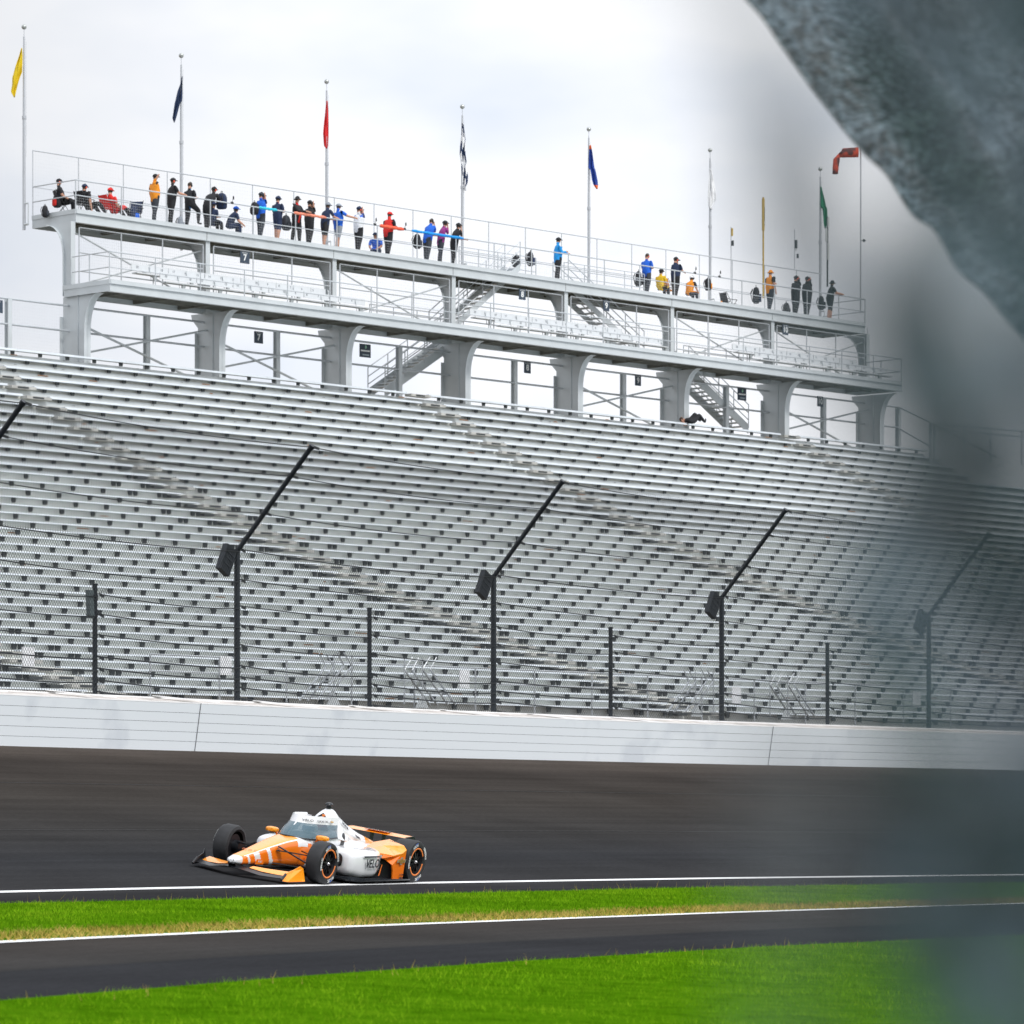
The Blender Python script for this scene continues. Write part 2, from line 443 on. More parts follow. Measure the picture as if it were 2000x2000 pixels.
for k in range(5):
    z0, z1 = k * .2055 + .004, (k + 1) * .2055 - .004
    if k == 0: z0 = -.05
    arc_loft("rail", [(tilt(z0), z0), (tilt(z1) - .000, z1), (tilt(z1) + .16, z1 + .02), (tilt(z0) + .16, z0 + .02)][::1], m_white, parent=wall)
arc_loft("backing", [(16.02, -.1), (15.87, 1.0), (15.99, 1.0), (16.14, -.1)], m_seam, parent=wall)
arc_loft("top_plate", [(15.99, 1.030), (16.80, 1.165), (16.80, 1.13), (15.99, .99)], m_scuff, parent=wall)
arc_loft("front_lip", [(15.835, 1.028), (15.835, 1.046), (15.99, 1.062), (15.99, 1.028)], m_whitet, parent=wall)
arc_loft("concrete_wall", [(16.78, 0), (16.78, 1.19), (17.2, 1.20), (17.2, 0)], m_whitet, parent=wall)
for px in (-500, 380, 1500, 2600):
    mb = MB(); z0 = zof(E_wall, px)
    a0, a1 = arc_ang(px, 16) - .00005, arc_ang(px, 16) + .00005
    p = [arc_pt(a0, 15.994, z0), arc_pt(a1, 15.994, z0), arc_pt(a1, 15.826, z0 + 1.045), arc_pt(a0, 15.826, z0 + 1.045)]
    mb.prism(p, (.0, -.004, 0)); mb.build("joint", m_seam, wall)
a = arc_ang(-300, 16)
while a < arc_ang(2400, 16):
    mb = MB(); da = 1.1 / 266
    z0 = zof(E_wall, 900)
    p = [arc_pt(a, 16.78, z0 + 1.19), arc_pt(a + .25 / 266, 16.78, z0 + 1.19), arc_pt(a + da + .35 / 266, 15.98, z0 + 1.068), arc_pt(a + da, 15.98, z0 + 1.068)]
    mb.prism(p, (0, 0, .012)); mb.build("top_brace", m_whitet, wall); a += 2.05 * 1.9 / 266

# ------------------------------------------------------------ catch fence on the wall
FO = 16.95
fz = zof(E_wall, 900) + 1.15
fence = empty("catch_fence", (0, 92, fz), label="tall black catch fence of posts, cables and chain link on the white wall", cat="fence")
A463 = arc_ang(463, FO); PITCH = (arc_ang(1814, FO) - A463) / 3
mains = [A463 + PITCH * k for k in range(-3, 8)]
EZ, TZ, TOUT = 3.44, 2.24, 2.02      # elbow height, arm rise, arm reach over the track
def base_(a, z=0., o=0.): return arc_pt(a, FO - o, fz + z)
for i, a in enumerate(mains):
    mb = MB(); e = base_(a, EZ); t = base_(a, EZ + TZ, TOUT)
    mb.tube(base_(a, -.2), e + V(0, 0, .03), .07, 10); mb.tube(e - V(0, 0, .02), t, .058, 10)
    d = (t - e).normalized(); mb.tube(t - d * .02, t + d * .05, .072, 10)
    for f_ in (.36, .72): q = e.lerp(t, f_); mb.tube(q - d * .03, q + d * .03, .068, 8)
    post = mb.build("post", m_black, fence, auto=40)
    mb = MB(); px_, py_ = .19, .30     # flat box aimed down at the stand
    al = (arc_pt(a + .001, FO, 0) - arc_pt(a, FO, 0)).normalized()
    rad = (arc_pt(a, FO + 1, 0) - arc_pt(a, FO, 0)).normalized()
    c = e - al * .40 + V(0, 0, -.24) + rad * .02
    upv = (UP * .95 + al * .50).normalized(); sd_ = upv.cross(rad).normalized()
    mb.obox(c, sd_ * .20, rad * .07, upv * .32)
    for q in (-.13, .02, .15): mb.obox(c - rad * .078 + upv * q, sd_ * .15, rad * .006, upv * .012)
    mb.build("loudspeaker", m_black, post)
    mb = MB(); mb.tube(e - UP * .22, c + sd_ * .1, .025, 6); mb.build("bracket", m_black, post)
for k in range(-3, 7):
    a = mains[k + 3] + PITCH * .5; mb = MB(); mb.tube(base_(a, -.2), base_(a, 2.36), .055, 10); mb.tube(base_(a, 2.36), base_(a, 2.40), .062, 10)
    mb.build("short_post", m_black, fence, auto=40)
levels = [3.44, 2.75, 2.15, 1.72, 1.27, .80, .55, .30, .05]
for li_, z in enumerate(levels):
    mb = MB(); 
    for i in range(len(mains) - 1):
        hs = [mains[i], mains[i + 1]] if z > 2.4 else [mains[i], mains[i] + PITCH / 2, mains[i + 1]]
        for a0, a1 in zip(hs[:-1], hs[1:]):
            sag = (.10 if z > 2.4 else .055) * (1 + .4 * math.sin(i * 3 + li_))
            pts = []
            for q in range(9):
                f_ = q / 8; pts.append(base_(a0 + (a1 - a0) * f_, z - .10 * f_ * 0 - 4 * sag * f_ * (1 - f_) + .03 * math.cos(f_ * 3), .07))
            mb.path(pts, .017 if z < 1 else .013, 5)
            mb.obox(base_(a0 + .14 / 267, z + .0, .08), (.05, .02, -.02), (0, .02, 0), (0, 0, .035))
            mb.obox(base_(a0 + .20 / 267, z - .01, .08), (.02, .01, .035), (0, .02, 0), (0, 0, .014))
    mb.build("cable", m_cable, fence)
for f_ in (.36, .72, 1.0):
    mb = MB()
    for a0, a1 in zip(mains[:-1], mains[1:]):
        pts = [base_(a0 + (a1 - a0) * q / 8, EZ + TZ * f_ - .35 * (q / 8) * (1 - q / 8), TOUT * f_) for q in range(9)]
        mb.path(pts, .012, 5); mb.obox(pts[0] + V(.12, .02, -.02), (.06, .02, -.02), (0, .02, 0), (0, 0, .03))
    mb.build("cable", m_cable, fence)
# two sprung cable couplings left of the third tall post
def coupling(px, z):
    a = arc_ang(px, FO - .08); mb = MB()
    def P(d, dz=0): return base_(a + d / 267, z + dz, .10)
    for s0 in (0., .62):
        for q in range(9): mb.tube(P(s0 + q * .034 - .002), P(s0 + q * .034 + .020), .034, 7)
        mb.tube(P(s0 - .05), P(s0 + .32), .018, 6)
    for q in range(8):
        t0, t1 = q / 8 * 2 * math.pi, (q + 1) / 8 * 2 * math.pi
        mb.tube(P(.45 + .11 * math.cos(t0), .03 * math.sin(t0)), P(.45 + .11 * math.cos(t1), .03 * math.sin(t1)), .010, 5)
    mb.build("cable_coupling", m_cable, fence)
coupling(1312, .50); coupling(1338, .03)
# chain link
def wires(p00, p10, p11, p01, d, r, mb):
    """diagonal wires in the quad p00-p10 (along) / p00-p01 (up)"""
    p00, p10, p11, p01 = map(Vector, (p00, p10, p11, p01))
    L_, H_ = (p10 - p00).length, (p01 - p00).length
    def Q(a, b):
        u_, v_ = a / L_, b / H_
        return (p00 * (1 - u_) + p10 * u_) * (1 - v_) + (p01 * (1 - u_) + p11 * u_) * v_
    sl = 1.25
    for sg in (1, -1):
        c = -H_ / sl
        while c < L_ + H_ / sl:
            # a = c + sg*b/sl for b in 0..H
            b0, b1 = 0., H_
            if sg > 0:
                b0 = max(b0, -c * sl); b1 = min(b1, (L_ - c) * sl)
            else:
                b1 = min(b1, c * sl); b0 = max(b0, (c - L_) * sl)
            if b1 > b0 + .01: mb.tube(Q(c + sg * b0 / sl, b0), Q(c + sg * b1 / sl, b1), r, 3, cap=False)
            c += d
m_wire = mat("dark chain-link wire", (.035, .042, .05), .5, .3)
for i in range(len(mains) - 1):
    if mains[i] < arc_ang(-500, FO) - PITCH or mains[i] > arc_ang(2300, FO): continue
    a0, a1 = mains[i], mains[i + 1]
    mb = MB()
    wires(base_(a0, -.1, .05), base_(a1, -.1, .05), base_(a1, EZ, .05), base_(a0, EZ, .05), .088, .0043, mb)
    wires(base_(a0, EZ - .02, .05), base_(a1, EZ - .02, .05), base_(a1, EZ + TZ, TOUT), base_(a0, EZ + TZ, TOUT), .088, .0043, mb)
    mb.build("chain_link", m_wire, fence)
# translucent lamp panel on the first short post
mb = MB(); a = mains[2] + PITCH * .5; al = (arc_pt(a + .001, FO, 0) - arc_pt(a, FO, 0)).normalized(); rad = (arc_pt(a, FO + 1, 0) - arc_pt(a, FO, 0)).normalized()
c = base_(a, 1.95) - al * .18; mb.obox(c, al * .08, rad * .05, V(0, 0, .30) - al * .02)
for q in range(5): mb.obox(c + UP * (-.22 + .11 * q), al * .085, rad * .056, V(0, 0, .01))
mb.build("lamp_panel", mat("grey lamp panel", (.10, .13, .14), .4), fence)

# ------------------------------------------------------------ grandstand rows
m_seat = mat("aluminium seat plank", (.64, .69, .74), .40, .15, noise=(2, .08))
m_seatd = mat("shadowed plank underside", (.25, .26, .27), .6, .2)
m_riser = mat("galvanised riser", (.66, .66, .62), .55, .15, noise=(.9, .10))
m_riser2 = mat("grey upper riser board", (.56, .595, .61), .42, .15, noise=(1.1, .12))
m_riserL = mat("pale lower riser", (.86, .89, .88), .6, .0, noise=(.7, .09))
m_brk = mat("dark seat bracket", (.045, .052, .056), .7)
m_rust = mat("rust stained riser", (.42, .20, .09), .8, noise=(5, .3))
m_steelL = mat("light grey painted steel", (.56, .60, .625), .42, .1, noise=(1.5, .05))
m_rail = mat("galvanised rail", (.52, .55, .58), .4, .4, noise=(6, .08))
stand = empty("bleacher_stand", tuple(W(20, -20, 4)), label="huge empty bleacher stand of long aluminium bench rows behind the catch fence", cat="grandstand")
ys = [746.0]
while ys[-1] < 1352:
    y = ys[-1]; ys.append(y + 16.2 - 2.4 * min(1, max(0, (y - 860) / 240)))
NR = len(ys); TREAD = .85
rows = []
for k, y in enumerate(ys):
    w = -1.1 - TREAD * k; s = s_at(600, w); rows.append((w, z_at(y, s, w)))
AIS = [-4.42 * BAY, -.94 * BAY, 2.50 * BAY, 5.94 * BAY, 9.4 * BAY]   # aisle centres
AW = .62
for k, (w, z) in enumerate(rows):
    upper = k < 14
    s0, s1 = -50.0, (50.9 if k < 4 else 82.0)
    zn = rows[k + 1][1] if k + 1 < NR else z - .28
    # seat row: planks between the aisles, brackets beneath
    sb = MB(); cuts = [s0] + [q for a in AIS if s0 < a < s1 for q in (a - AW, a + AW)] + [s1]
    th = .076 if upper else .048
    for a, b in zip(cuts[::2], cuts[1::2]):
        q = a
        while q < b - .01:
            e = min(b, q + 7.32)
            sb.box8([W(q, w - .27, z - th), W(e - .012, w - .27, z - th), W(e - .012, w, z - th), W(q, w, z - th),
                     W(q, w - .25, z), W(e - .012, w - .25, z), W(e - .012, w, z), W(q, w, z)], 0)
            q = e
        bh = .105 if upper else .155
        if k == 0: bh = .13
        q = math.ceil((a + .1) / 1.32) * 1.32
        while q < b - .08:
            for qq in ([q - .12, q + .12] if (not upper and min(abs(q - A_) for A_ in AIS) < 3.2 and int(q * 7 + k) % 3) else [q]):
                t_, u_ = (.085, .068) if upper else (.090, .062)
                sb.prism([W(qq - t_, w - .17, z - th - .002), W(qq - u_, w - .17, z - th - bh), W(qq + u_, w - .17, z - th - bh), W(qq + t_, w - .17, z - th - .002)], SN * .06, 1)
            q += 1.32
    sb.build("seat_row", [m_seat, m_brk], stand)
    # riser behind and below
    if k > 0:
        rb = MB(); zt = rows[k - 1][1] - .02 if False else z + .0
    rb = MB()
    zb = zn - .06
    top = z - .015 if k > 0 else z - .20
    if k == 0:
        rb.box8([W(s0, w - .03, zb), W(s1, w - .03, zb), W(s1, w + .03, zb), W(s0, w + .03, zb), W(s0, w - .03, top), W(s1, w - .03, top), W(s1, w + .03, top), W(s0, w + .03, top)], 1)
    else:
        q = s0
        while q < s1 - .01:
            e = min(s1, q + 5.49 + (k % 3) * .6)
            rb.box8([W(q, w, zb), W(e - .008, w, zb), W(e - .008, w + .03, zb), W(q, w + .03, zb), W(q, w, top), W(e - .008, w, top), W(e - .008, w + .03, top), W(q, w + .03, top)], 0 if upper else 2)
            q = e
        if upper:   # proud foot board below the seat brackets
            t2 = z - th - .10
            rb.box8([W(s0, w - .12, zn - .05), W(s1, w - .12, zn - .05), W(s1, w - .005, zn - .05), W(s0, w - .005, zn - .05),
                     W(s0, w - .10, t2), W(s1, w - .10, t2), W(s1, w - .005, t2), W(s0, w - .005, t2)], 1)
    # bolts and rust
    for _ in range(26 if not upper else 22):
        q = random.uniform(s0 + 20, s1 - 10); ww = w - (.125 if upper else .004)
        zz = (z - th - .12) if upper else (z - th - random.uniform(.03, .10))
        if random.random() < .14:
            l_ = random.uniform(.15, .6); rb.box8([W(q, ww - .002, zz - .03), W(q + l_, ww - .002, zz - .03), W(q + l_, ww, zz - .03), W(q, ww, zz - .03), W(q + .05, ww - .002, zz), W(q + l_ - .05, ww - .002, zz), W(q + l_ - .05, ww, zz), W(q + .05, ww, zz)], 3)
        else:
            for dq in (0, .07): rb.box8([W(q + dq, ww - .004, zz - .05), W(q + dq + .02, ww - .004, zz - .05), W(q + dq + .02, ww, zz - .05), W(q + dq, ww, zz - .05), W(q + dq, ww - .004, zz - .02), W(q + dq + .02, ww - .004, zz - .02), W(q + dq + .02, ww, zz - .02), W(q + dq, ww, zz - .02)], 4)
    rb.build("riser", [m_riser, m_riser2, m_riserL, m_rust, m_brk], stand)
m_step = mat('worn grey step', (.42, .42, .40), .7, noise=(3, .25))
# tread planks (seen only from above) and the steps of the aisles
tb = MB()
for k, (w, z) in enumerate(rows[:-1]):
    w2, z2 = rows[k + 1]; zz = z2 - .32
    s1 = 50.9 if k < 4 else 82.0
    tb.box8([W(-50, w - .80, zz - .03), W(s1, w - .80, zz - .03), W(s1, w - .04, zz - .03), W(-50, w - .04, zz - .03), W(-50, w - .80, zz), W(s1, w - .80, zz), W(s1, w - .04, zz), W(-50, w - .04, zz)])
tb.build("tread_planks", m_riser, stand)
for a in AIS:
    ab = MB()
    for k, (w, z) in enumerate(rows):
        if k < 4 and a > 50: continue
        zz = z - .06; 
        ab.box8([W(a - AW + .05, w - .42, zz - .10), W(a + AW - .05, w - .42, zz - .10), W(a + AW - .05, w - .05, zz - .10), W(a - AW + .05, w - .05, zz - .10),
                 W(a - AW + .05, w - .42, zz - .0), W(a + AW - .05, w - .42, zz), W(a + AW - .05, w - .05, zz), W(a - AW + .05, w - .05, zz)], 0)
        ab.box8([W(a - .30, w - .425, zz - .085), W(a + .22, w - .425, zz - .085), W(a + .22, w - .3, zz - .085), W(a - .30, w - .3, zz - .085),
                 W(a - .30, w - .425, zz - .02), W(a + .22, w - .425, zz - .02), W(a + .22, w - .3, zz - .02), W(a - .30, w - .3, zz - .02)], 1)
        if k >= 12:
            ab.box8([W(a - 1.2, w - .30, zz - .12), W(a - .75, w - .30, zz - .12), W(a - .75, w - .1, zz - .12), W(a - 1.2, w - .1, zz - .12),
                     W(a - 1.2, w - .30, zz - .03), W(a - .75, w - .30, zz - .03), W(a - .75, w - .1, zz - .03), W(a - 1.2, w - .1, zz - .03)], 1)
    ab.build("aisle_steps", [m_step, m_brk], stand)
# the frame that carries the rows, and the apron in front
fb = MB()
wl_, zl_ = rows[-1]
for q in np.arange(-48, 83, 6.1):
    fb.box8([W(q, wl_, 2.0), W(q + .2, wl_, 2.0), W(q + .2, wl_ + .2, 2.0), W(q, wl_ + .2, 2.0), W(q, wl_, zl_ - .5), W(q + .2, wl_, zl_ - .5), W(q + .2, wl_ + .2, zl_ - .5), W(q, wl_ + .2, zl_ - .5)])
    fb.prism([W(q, rows[0][0] + .3, rows[4][1] - 1.2), W(q, wl_, zl_ - .7), W(q, wl_, zl_ - 1.1), W(q, rows[0][0] + .3, rows[4][1] - 1.8)], SU * .15)
fb.build("frame", m_steelL, stand)
ap = MB(); ap.box8([W(-50, -39.6, 1.6), W(66, -39.6, 1.6), W(66, 30, 1.6), W(-50, 30, 1.6), W(-50, -39.6, 2.0), W(66, -39.6, 2.0), W(66, 30, 2.0), W(-50, 30, 2.0)])
tag(ap.build("concourse", m_dirt), label="concrete concourse under and in front of the bleacher stand", kind='structure')
# a plinth board and handrail along the foot of the stand
wl_, zl_ = rows[-1]
hb = MB(); fw_ = wl_ - 1.6
front_rail = empty("front_handrail", tuple(W(10, fw_, 5)), label="light grey pipe handrail along the foot of the bleachers", cat="handrail")
zf = z_at(1352, s_at(600, fw_), fw_)
for q in np.arange(-30, 60, 2.44):
    pb = MB(); pb.tube(W(q, fw_, 2.9), W(q, fw_, zf + .85), .024, 6); pb.build("rail_post", m_rail, front_rail)
rb_ = MB(); rb_.tube(W(-30, fw_, zf + .85), W(60, fw_, zf + .85), .024, 6); rb_.build("top_rail", m_rail, front_rail)
rb_ = MB(); rb_.tube(W(-30, fw_, zf + .42), W(60, fw_, zf + .42), .018, 6); rb_.build("mid_rail", m_rail, front_rail)
m_plaque = mat("white blank panel", (.82, .84, .88), .5)
for i, (px, py) in enumerate(((55, 1283), (441, 1300), (907, 1326), (1438, 1358), (1790, 1366))):
    c = PW(px, py, fw_ - .05); mb = MB(); mb.obox(c, SU * .20, SN * .012, UP * .25)
    o = mb.build("white_panel", m_plaque)
    lab = ["blank white panel on the handrail left of the first short fence post", "blank white panel on the handrail just left of the first tall fence post",
           "blank white panel on the handrail left of the second tall fence post", "blank white panel on the handrail right of the third tall fence post",
           "blank white panel on the handrail beside the blurred last fence post"][i]
    tag(o, lab, "panel", "white panels on the front handrail")
def entry_stairs(px, rise, label):
    """small portable stairs with crossed handrails at the foot of the stand"""
    t = empty("entry_stairs", tuple(PW(px, 1380, fw_ - .6)), label=label, cat="stairs", group="entry stairs at the foot of the stand")
    s = s_at(px, fw_); zb = z_at(1352 + (px - 600) * .035, s, fw_) - .25
    for dw in (-.25, -.95):
        mb = MB()
        for off in (0., .30): mb.flatbar(W(s + off * rise, fw_ + dw, zb), W(s + rise * (1.0 + off), fw_ + dw, zb + .95), SN, .035, .05)
        mb.tube(W(s + rise * 1.3, fw_ + dw, zb), W(s + rise * 1.3, fw_ + dw, zb + 1.25), .02, 6)
        mb.tube(W(s + rise * 1.0, fw_ + dw, zb + .95), W(s + rise * .75, fw_ + dw, zb + 1.3), .02, 6); mb.tube(W(s + rise * 1.3, fw_ + dw, zb + .95), W(s + rise * 1.0, fw_ + dw, zb + 1.3), .02, 6)
        mb.build("handrail", m_rail, t)
    mb = MB(); mb.prism([W(s + rise * .7, fw_ - .6, zb - .1), W(s + rise * 1.2, fw_ - .6, zb - .1), W(s + rise * .95, fw_ - .6, zb + .3)], SN * .02); mb.build("gusset", m_steelL, t)
    for q in range(4):
        mb = MB(); mb.obox(W(s + rise * (.2 + q * .27), fw_ - .6, zb + .1 + q * .22), SU * .11, SN * .33, UP * .012); mb.build("step", m_steelL, t)
entry_stairs(572, 1, "portable metal stairs left of the second short fence post")
0 and entry_stairs(662, 1, "portable metal stairs just left of the second short fence post, with crossed rails")
entry_stairs(842, -1, "portable metal stairs descending right, right of the second short fence post")
entry_stairs(1290, 1, "portable metal stairs behind the sprung cable coupling")
0 and entry_stairs(1372, 1, "portable metal stairs just left of the third tall fence post")
entry_stairs(1545, -1, "portable metal stairs descending right, right of the third tall fence post")

# ------------------------------------------------------------ the double-deck spotters' tower
tower = empty("spotter_tower", tuple(W(24, 0, 10)), label="light grey steel double-deck viewing tower with arched columns above the bleachers", cat="tower")
z_l1, z_l0 = z_at(545, s_at(214.8, -2.3), -2.3), z_at(568, s_at(214.8, -2.3), -2.3)     # lower deck: top of kerb, underside
z_u1, z_u0 = z_at(407.6, 0, 0), z_at(433, 0, 0)                                            # upper deck
print("lower deck", z_l1, z_l0, "upper deck", z_u1, z_u0, "rows", len(rows), rows[0], rows[-1])
S_L0, S_L1 = s_at(214.8, -2.3), s_at(1762, -2.3)
S_U0, S_U1 = 0.1, s_at(1688, 0)
z_top = rows[0][1] - 1.5
m_under = mat("deck steel darkened for shade", (.16, .16, .14), .8, noise=(3, .2))  # darker than the other tower steel: underside shade put into the colour
FLW = .16
def arc(c, r0, r1, a0, a1, n=8): return [(c[0] + r0 * math.cos(a0 + (a1 - a0) * i / n), c[1] + r1 * math.sin(a0 + (a1 - a0) * i / n)) for i in range(n + 1)]
for i in range(8):
    s = i * BAY + (.0)
    # web outlines in (w, z); lower column deep, flaring forward to the lower deck
    zL = z_l0 + .02
    fr = [(-.85, z_top)] + [(-.85, zL - 1.35)] + [(-.85 - .78 * (1 - math.cos(t)), zL - 1.35 + 1.32 * math.sin(t)) for t in np.linspace(.15, math.pi / 2, 8)]
    low = fr + [(.55, zL), (.55, z_top)]
    if i not in (0,):    # small haunch towards the back
        low = fr + [(.95, zL), (.9, zL - .2), (.55, zL - .55), (.55, z_top)]
    mb = MB(); mb.prism([W(s - .012, w, z) for w, z in low], SU * .024, 0)
    # flanges
    for (w0, z0), (w1, z1) in zip(fr[:-1], fr[1:]):
        p = [W(s - FLW, w0, z0), W(s + FLW, w0, z0), W(s + FLW, w1, z1), W(s - FLW, w1, z1)]
        mb.prism(p, SN * .02, 0)
    mb.box8([W(s - FLW, .55, z_top), W(s + FLW, .55, z_top), W(s + FLW, .575, z_top), W(s - FLW, .575, z_top), W(s - FLW, .55, zL - .75), W(s + FLW, .55, zL - .75), W(s + FLW, .575, zL - .75), W(s - FLW, .575, zL - .75)])
    mb.box8([W(s - .05, -.35, z_top), W(s + .05, -.35, z_top), W(s + .05, -.32, z_top), W(s - .05, -.32, z_top), W(s - .05, -.35, zL), W(s + .05, -.35, zL), W(s + .05, -.32, zL), W(s - .05, -.32, zL)])
    zU = z_u0 + .01
    bk = [(1.42, zU)] + [(.45 + .92 * (1 - math.cos(t)), zU - 1.3 + 1.26 * math.sin(t)) for t in np.linspace(math.pi / 2, .1, 8)] + [(.45, z_l0 + .05)]
    upc = [(0, z_l0 + .05), (0, zU)] + bk
    mb.prism([W(s - .010, w, z) for w, z in upc], SU * .020, 0)
    for (w0, z0), (w1, z1) in zip(bk[:-1], bk[1:]):
        mb.prism([W(s - .11, w0, z0), W(s + .11, w0, z0), W(s + .11, w1, z1), W(s - .11, w1, z1)], SN * .018, 0)
    mb.box8([W(s - .11, -.02, z_l0 + .05), W(s + .11, -.02, z_l0 + .05), W(s + .11, 0, z_l0 + .05), W(s - .11, 0, z_l0 + .05), W(s - .11, -.02, zU), W(s + .11, -.02, zU), W(s + .11, 0, zU), W(s - .11, 0, zU)])
    mb.build("column", m_steelL, tower)
def wbox(mb, s0, s1, w0, w1, z0, z1, mi=0):
    mb.box8([W(s0, w0, z0), W(s1, w0, z0), W(s1, w1, z0), W(s0, w1, z0), W(s0, w0, z1), W(s1, w0, z1), W(s1, w1, z1), W(s0, w1, z1)], mi)
def deck(s0, s1, w0, w1, z0, z1, name):
    zk = z1 - .18
    d = MB()
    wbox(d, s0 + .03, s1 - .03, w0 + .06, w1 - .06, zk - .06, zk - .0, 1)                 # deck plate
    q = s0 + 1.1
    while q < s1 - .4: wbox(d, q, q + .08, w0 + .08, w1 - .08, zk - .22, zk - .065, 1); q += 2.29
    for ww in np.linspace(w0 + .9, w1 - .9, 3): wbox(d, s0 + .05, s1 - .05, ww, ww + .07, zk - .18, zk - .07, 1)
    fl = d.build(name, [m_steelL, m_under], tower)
    e = MB()
    wbox(e, s0, s1, w0, w0 + .05, z0, zk + .01); wbox(e, s0, s1, w1 - .05, w1, z0, zk + .01)
    wbox(e, s0, s0 + .05, w0 + .05, w1 - .05, z0, zk + .01); wbox(e, s1 - .05, s1, w0 + .05, w1 - .05, z0, zk + .01)
    wbox(e, s0, s1, w0 - .08, w0 + .10, zk + .012, zk + .03); wbox(e, s0, s1, w0 - .06, w0 + .12, z0 - .02, z0 - .002)
    q = s0 + BAY * .5
    e.build("fascia", m_steelL, fl)
    k = MB()
    wbox(k, s0 + .01, s1 - .01, w0 - .03, w0 + .0, zk + .032, z1); wbox(k, s0 - .03, s0, w0, w1, zk + .012, z1); wbox(k, s1, s1 + .03, w0, w1, zk + .012, z1)
    k.build("kick_plate", m_steelL, fl)
    return zk
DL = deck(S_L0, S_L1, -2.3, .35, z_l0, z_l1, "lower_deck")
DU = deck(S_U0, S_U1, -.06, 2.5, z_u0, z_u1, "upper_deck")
DF = z_u1 - .05
mb = MB(); wbox(mb, S_U0 + .04, S_U1 - .04, .02, 2.42, DU + .005, DF); mb.build('deck_boards', m_steelL, tower)
m_gap = mat("dark fascia seam", (.2, .21, .22), .8)  # plain dark grey for the fascia joint strips
for i in range(1, 8):
    mb = MB(); wbox(mb, i * BAY - .1, i * BAY - .08, -.069, -.06, z_u0, DU); mb.build("fascia_joint", m_gap, tower)
# bracing, back rails
def rod(name, a, b, r, m=m_steelL, par=tower, n=6): mb = MB(); mb.tube(a, b, r, n); return mb.build(name, m, par)
zb0 = rows[0][1] + .15
for i in (0, 1, 4, 6):
    a, b = i * BAY, (i + 1) * BAY
    rod("brace", W(a, -.1, z_l0 - .95), W(b, -.1, zb0 - .6), .045); rod("brace", W(a, .0, zb0 + .05), W(b, .0, z_l0 - .65), .045)
for i in (0, 2, 5, 6):
    a, b = i * BAY, (i + 1) * BAY
    rod("brace", W(a, .25, z_u0 - .25), W(b, .25, DL + .05), .032); rod("brace", W(a, .3, DL + .1), W(b, .3, z_u0 - .35), .032)
br = empty("back_railing", tuple(W(20, .2, zb0)), label="galvanised two-rail railing on steel posts along the top bleacher row", cat="railing")
zr = [z_at(581, s_at(0, .2), .2), z_at(631, s_at(0, .2), .2)]
for z in zr: rod("rail", W(-30, .2, z), W(s_at(1757, .2), .2, z), .042, m_rail, br, 8)
for k in range(-4, 8):
    s = (k + .575) * BAY if k < 7 else s_at(1757, .2)
    mb = MB(); wbox(mb, s - .09, s + .09, .16, .18, zb0 - 1.4, zr[0] + .03); wbox(mb, s - .09, s + .09, .36, .38, zb0 - 1.4, zr[0] + .03); wbox(mb, s - .012, s + .012, .18, .36, zb0 - 1.4, zr[0] + .03)
    mb.build("post", m_steelL, br)
def grid(s0, s1, w, z0, z1, ds, dz, r, name, par, m, w1=None):
    mb = MB(); q = s0
    while q <= s1: mb.tube(W(q, w, z0), W(q, w, z1), r, 3, cap=False); q += ds
    q = z0
    while q <= z1: mb.tube(W(s0, w, q), W(s1, w, q), r, 3, cap=False); q += dz
    return mb.build(name, m, par)
m_mesh = mat("galvanised wire mesh", (.62, .65, .68), .5, .4)
m_meshd = mat("fine wire mesh", (.45, .48, .52), .5, .4)
grid(-6, .0, .22, zb0, zr[0], .12, .12, .0018, "wire_mesh", br, m_mesh)
# descending rail at the right end and the far lower railing
p0 = W(s_at(1757, .2), .2, zr[0]); 
e1 = PW(1818, 825, -2.6); 
rod("rail", p0, e1, .04, m_rail, br); rod("rail", p0 - UP * 1.0, PW(1818, 872, -2.6), .04, m_rail, br)
rod("rail", e1, PW(1945, 893, -8), .04, m_rail, br)
for px, y0, y1, w in ((1818, 825, 895, -2.6), (1826, 828, 900, -2.8)):
    mb = MB(); mb.tube(PW(px, y0, w), PW(px, y1 + 12, w), .07, 6); mb.build("post", m_steelL, br)
fr2 = empty("far_railing", tuple(PW(1900, 860, -2.9)), label="thin railing on the lower far part of the stand, seen blurred at the right edge", cat="railing")
for dy, nm in ((0, "rail"), (11, "rail")):
    a_, b_ = PW(1820, 827 + dy, -2.9), PW(2120, 853 + dy, -2.9); rod(nm, a_, b_, .035, m_rail, fr2)
for px in (1883, 1934, 1995, 2060):
    y = 827 + (px - 1820) * .087; mb = MB(); mb.tube(PW(px, y, -2.9), PW(px, y + 66, -2.9), .035, 6); mb.build("post", m_rail, fr2)

# railings of the decks
def railing(name, w, s0, s1, z, h, posts, rails, par=tower, r=.024, mesh=None, s_side=None):
    """one railing mesh object with posts and rails; fine mesh as a sub-part"""
    mb = MB()
    for q in posts: mb.tube(W(q, w, z), W(q, w, z + h), r, 6)
    for f_ in rails: mb.tube(W(s0, w, z + h * f_), W(s1, w, z + h * f_), r * (1.15 if f_ == rails[0] else .85), 6)
    o = mb.build(name, m_rail, par)
    if mesh:
        grid(s0, s1, w + .01, z + h * mesh[0], z + h * mesh[1], mesh[2], mesh[2], mesh[3], "wire_mesh", o, m_mesh)
    return o
third = BAY / 3
railing("front_railing", -.05, S_U0, S_U1, DU, 1.28, [S_U0 + third * k for k in range(22) if S_U0 + third * k < S_U1] + [S_U1], (1.0, .55), mesh=(.0, .55, .10, .0022))
railing("back_railing", 2.47, S_U0, S_U1 - .1, DU, 2.68, [S_U0 + third * k for k in range(22) if S_U0 + third * k < S_U1 - 1.5], (1.0, .48, .0), r=.020)
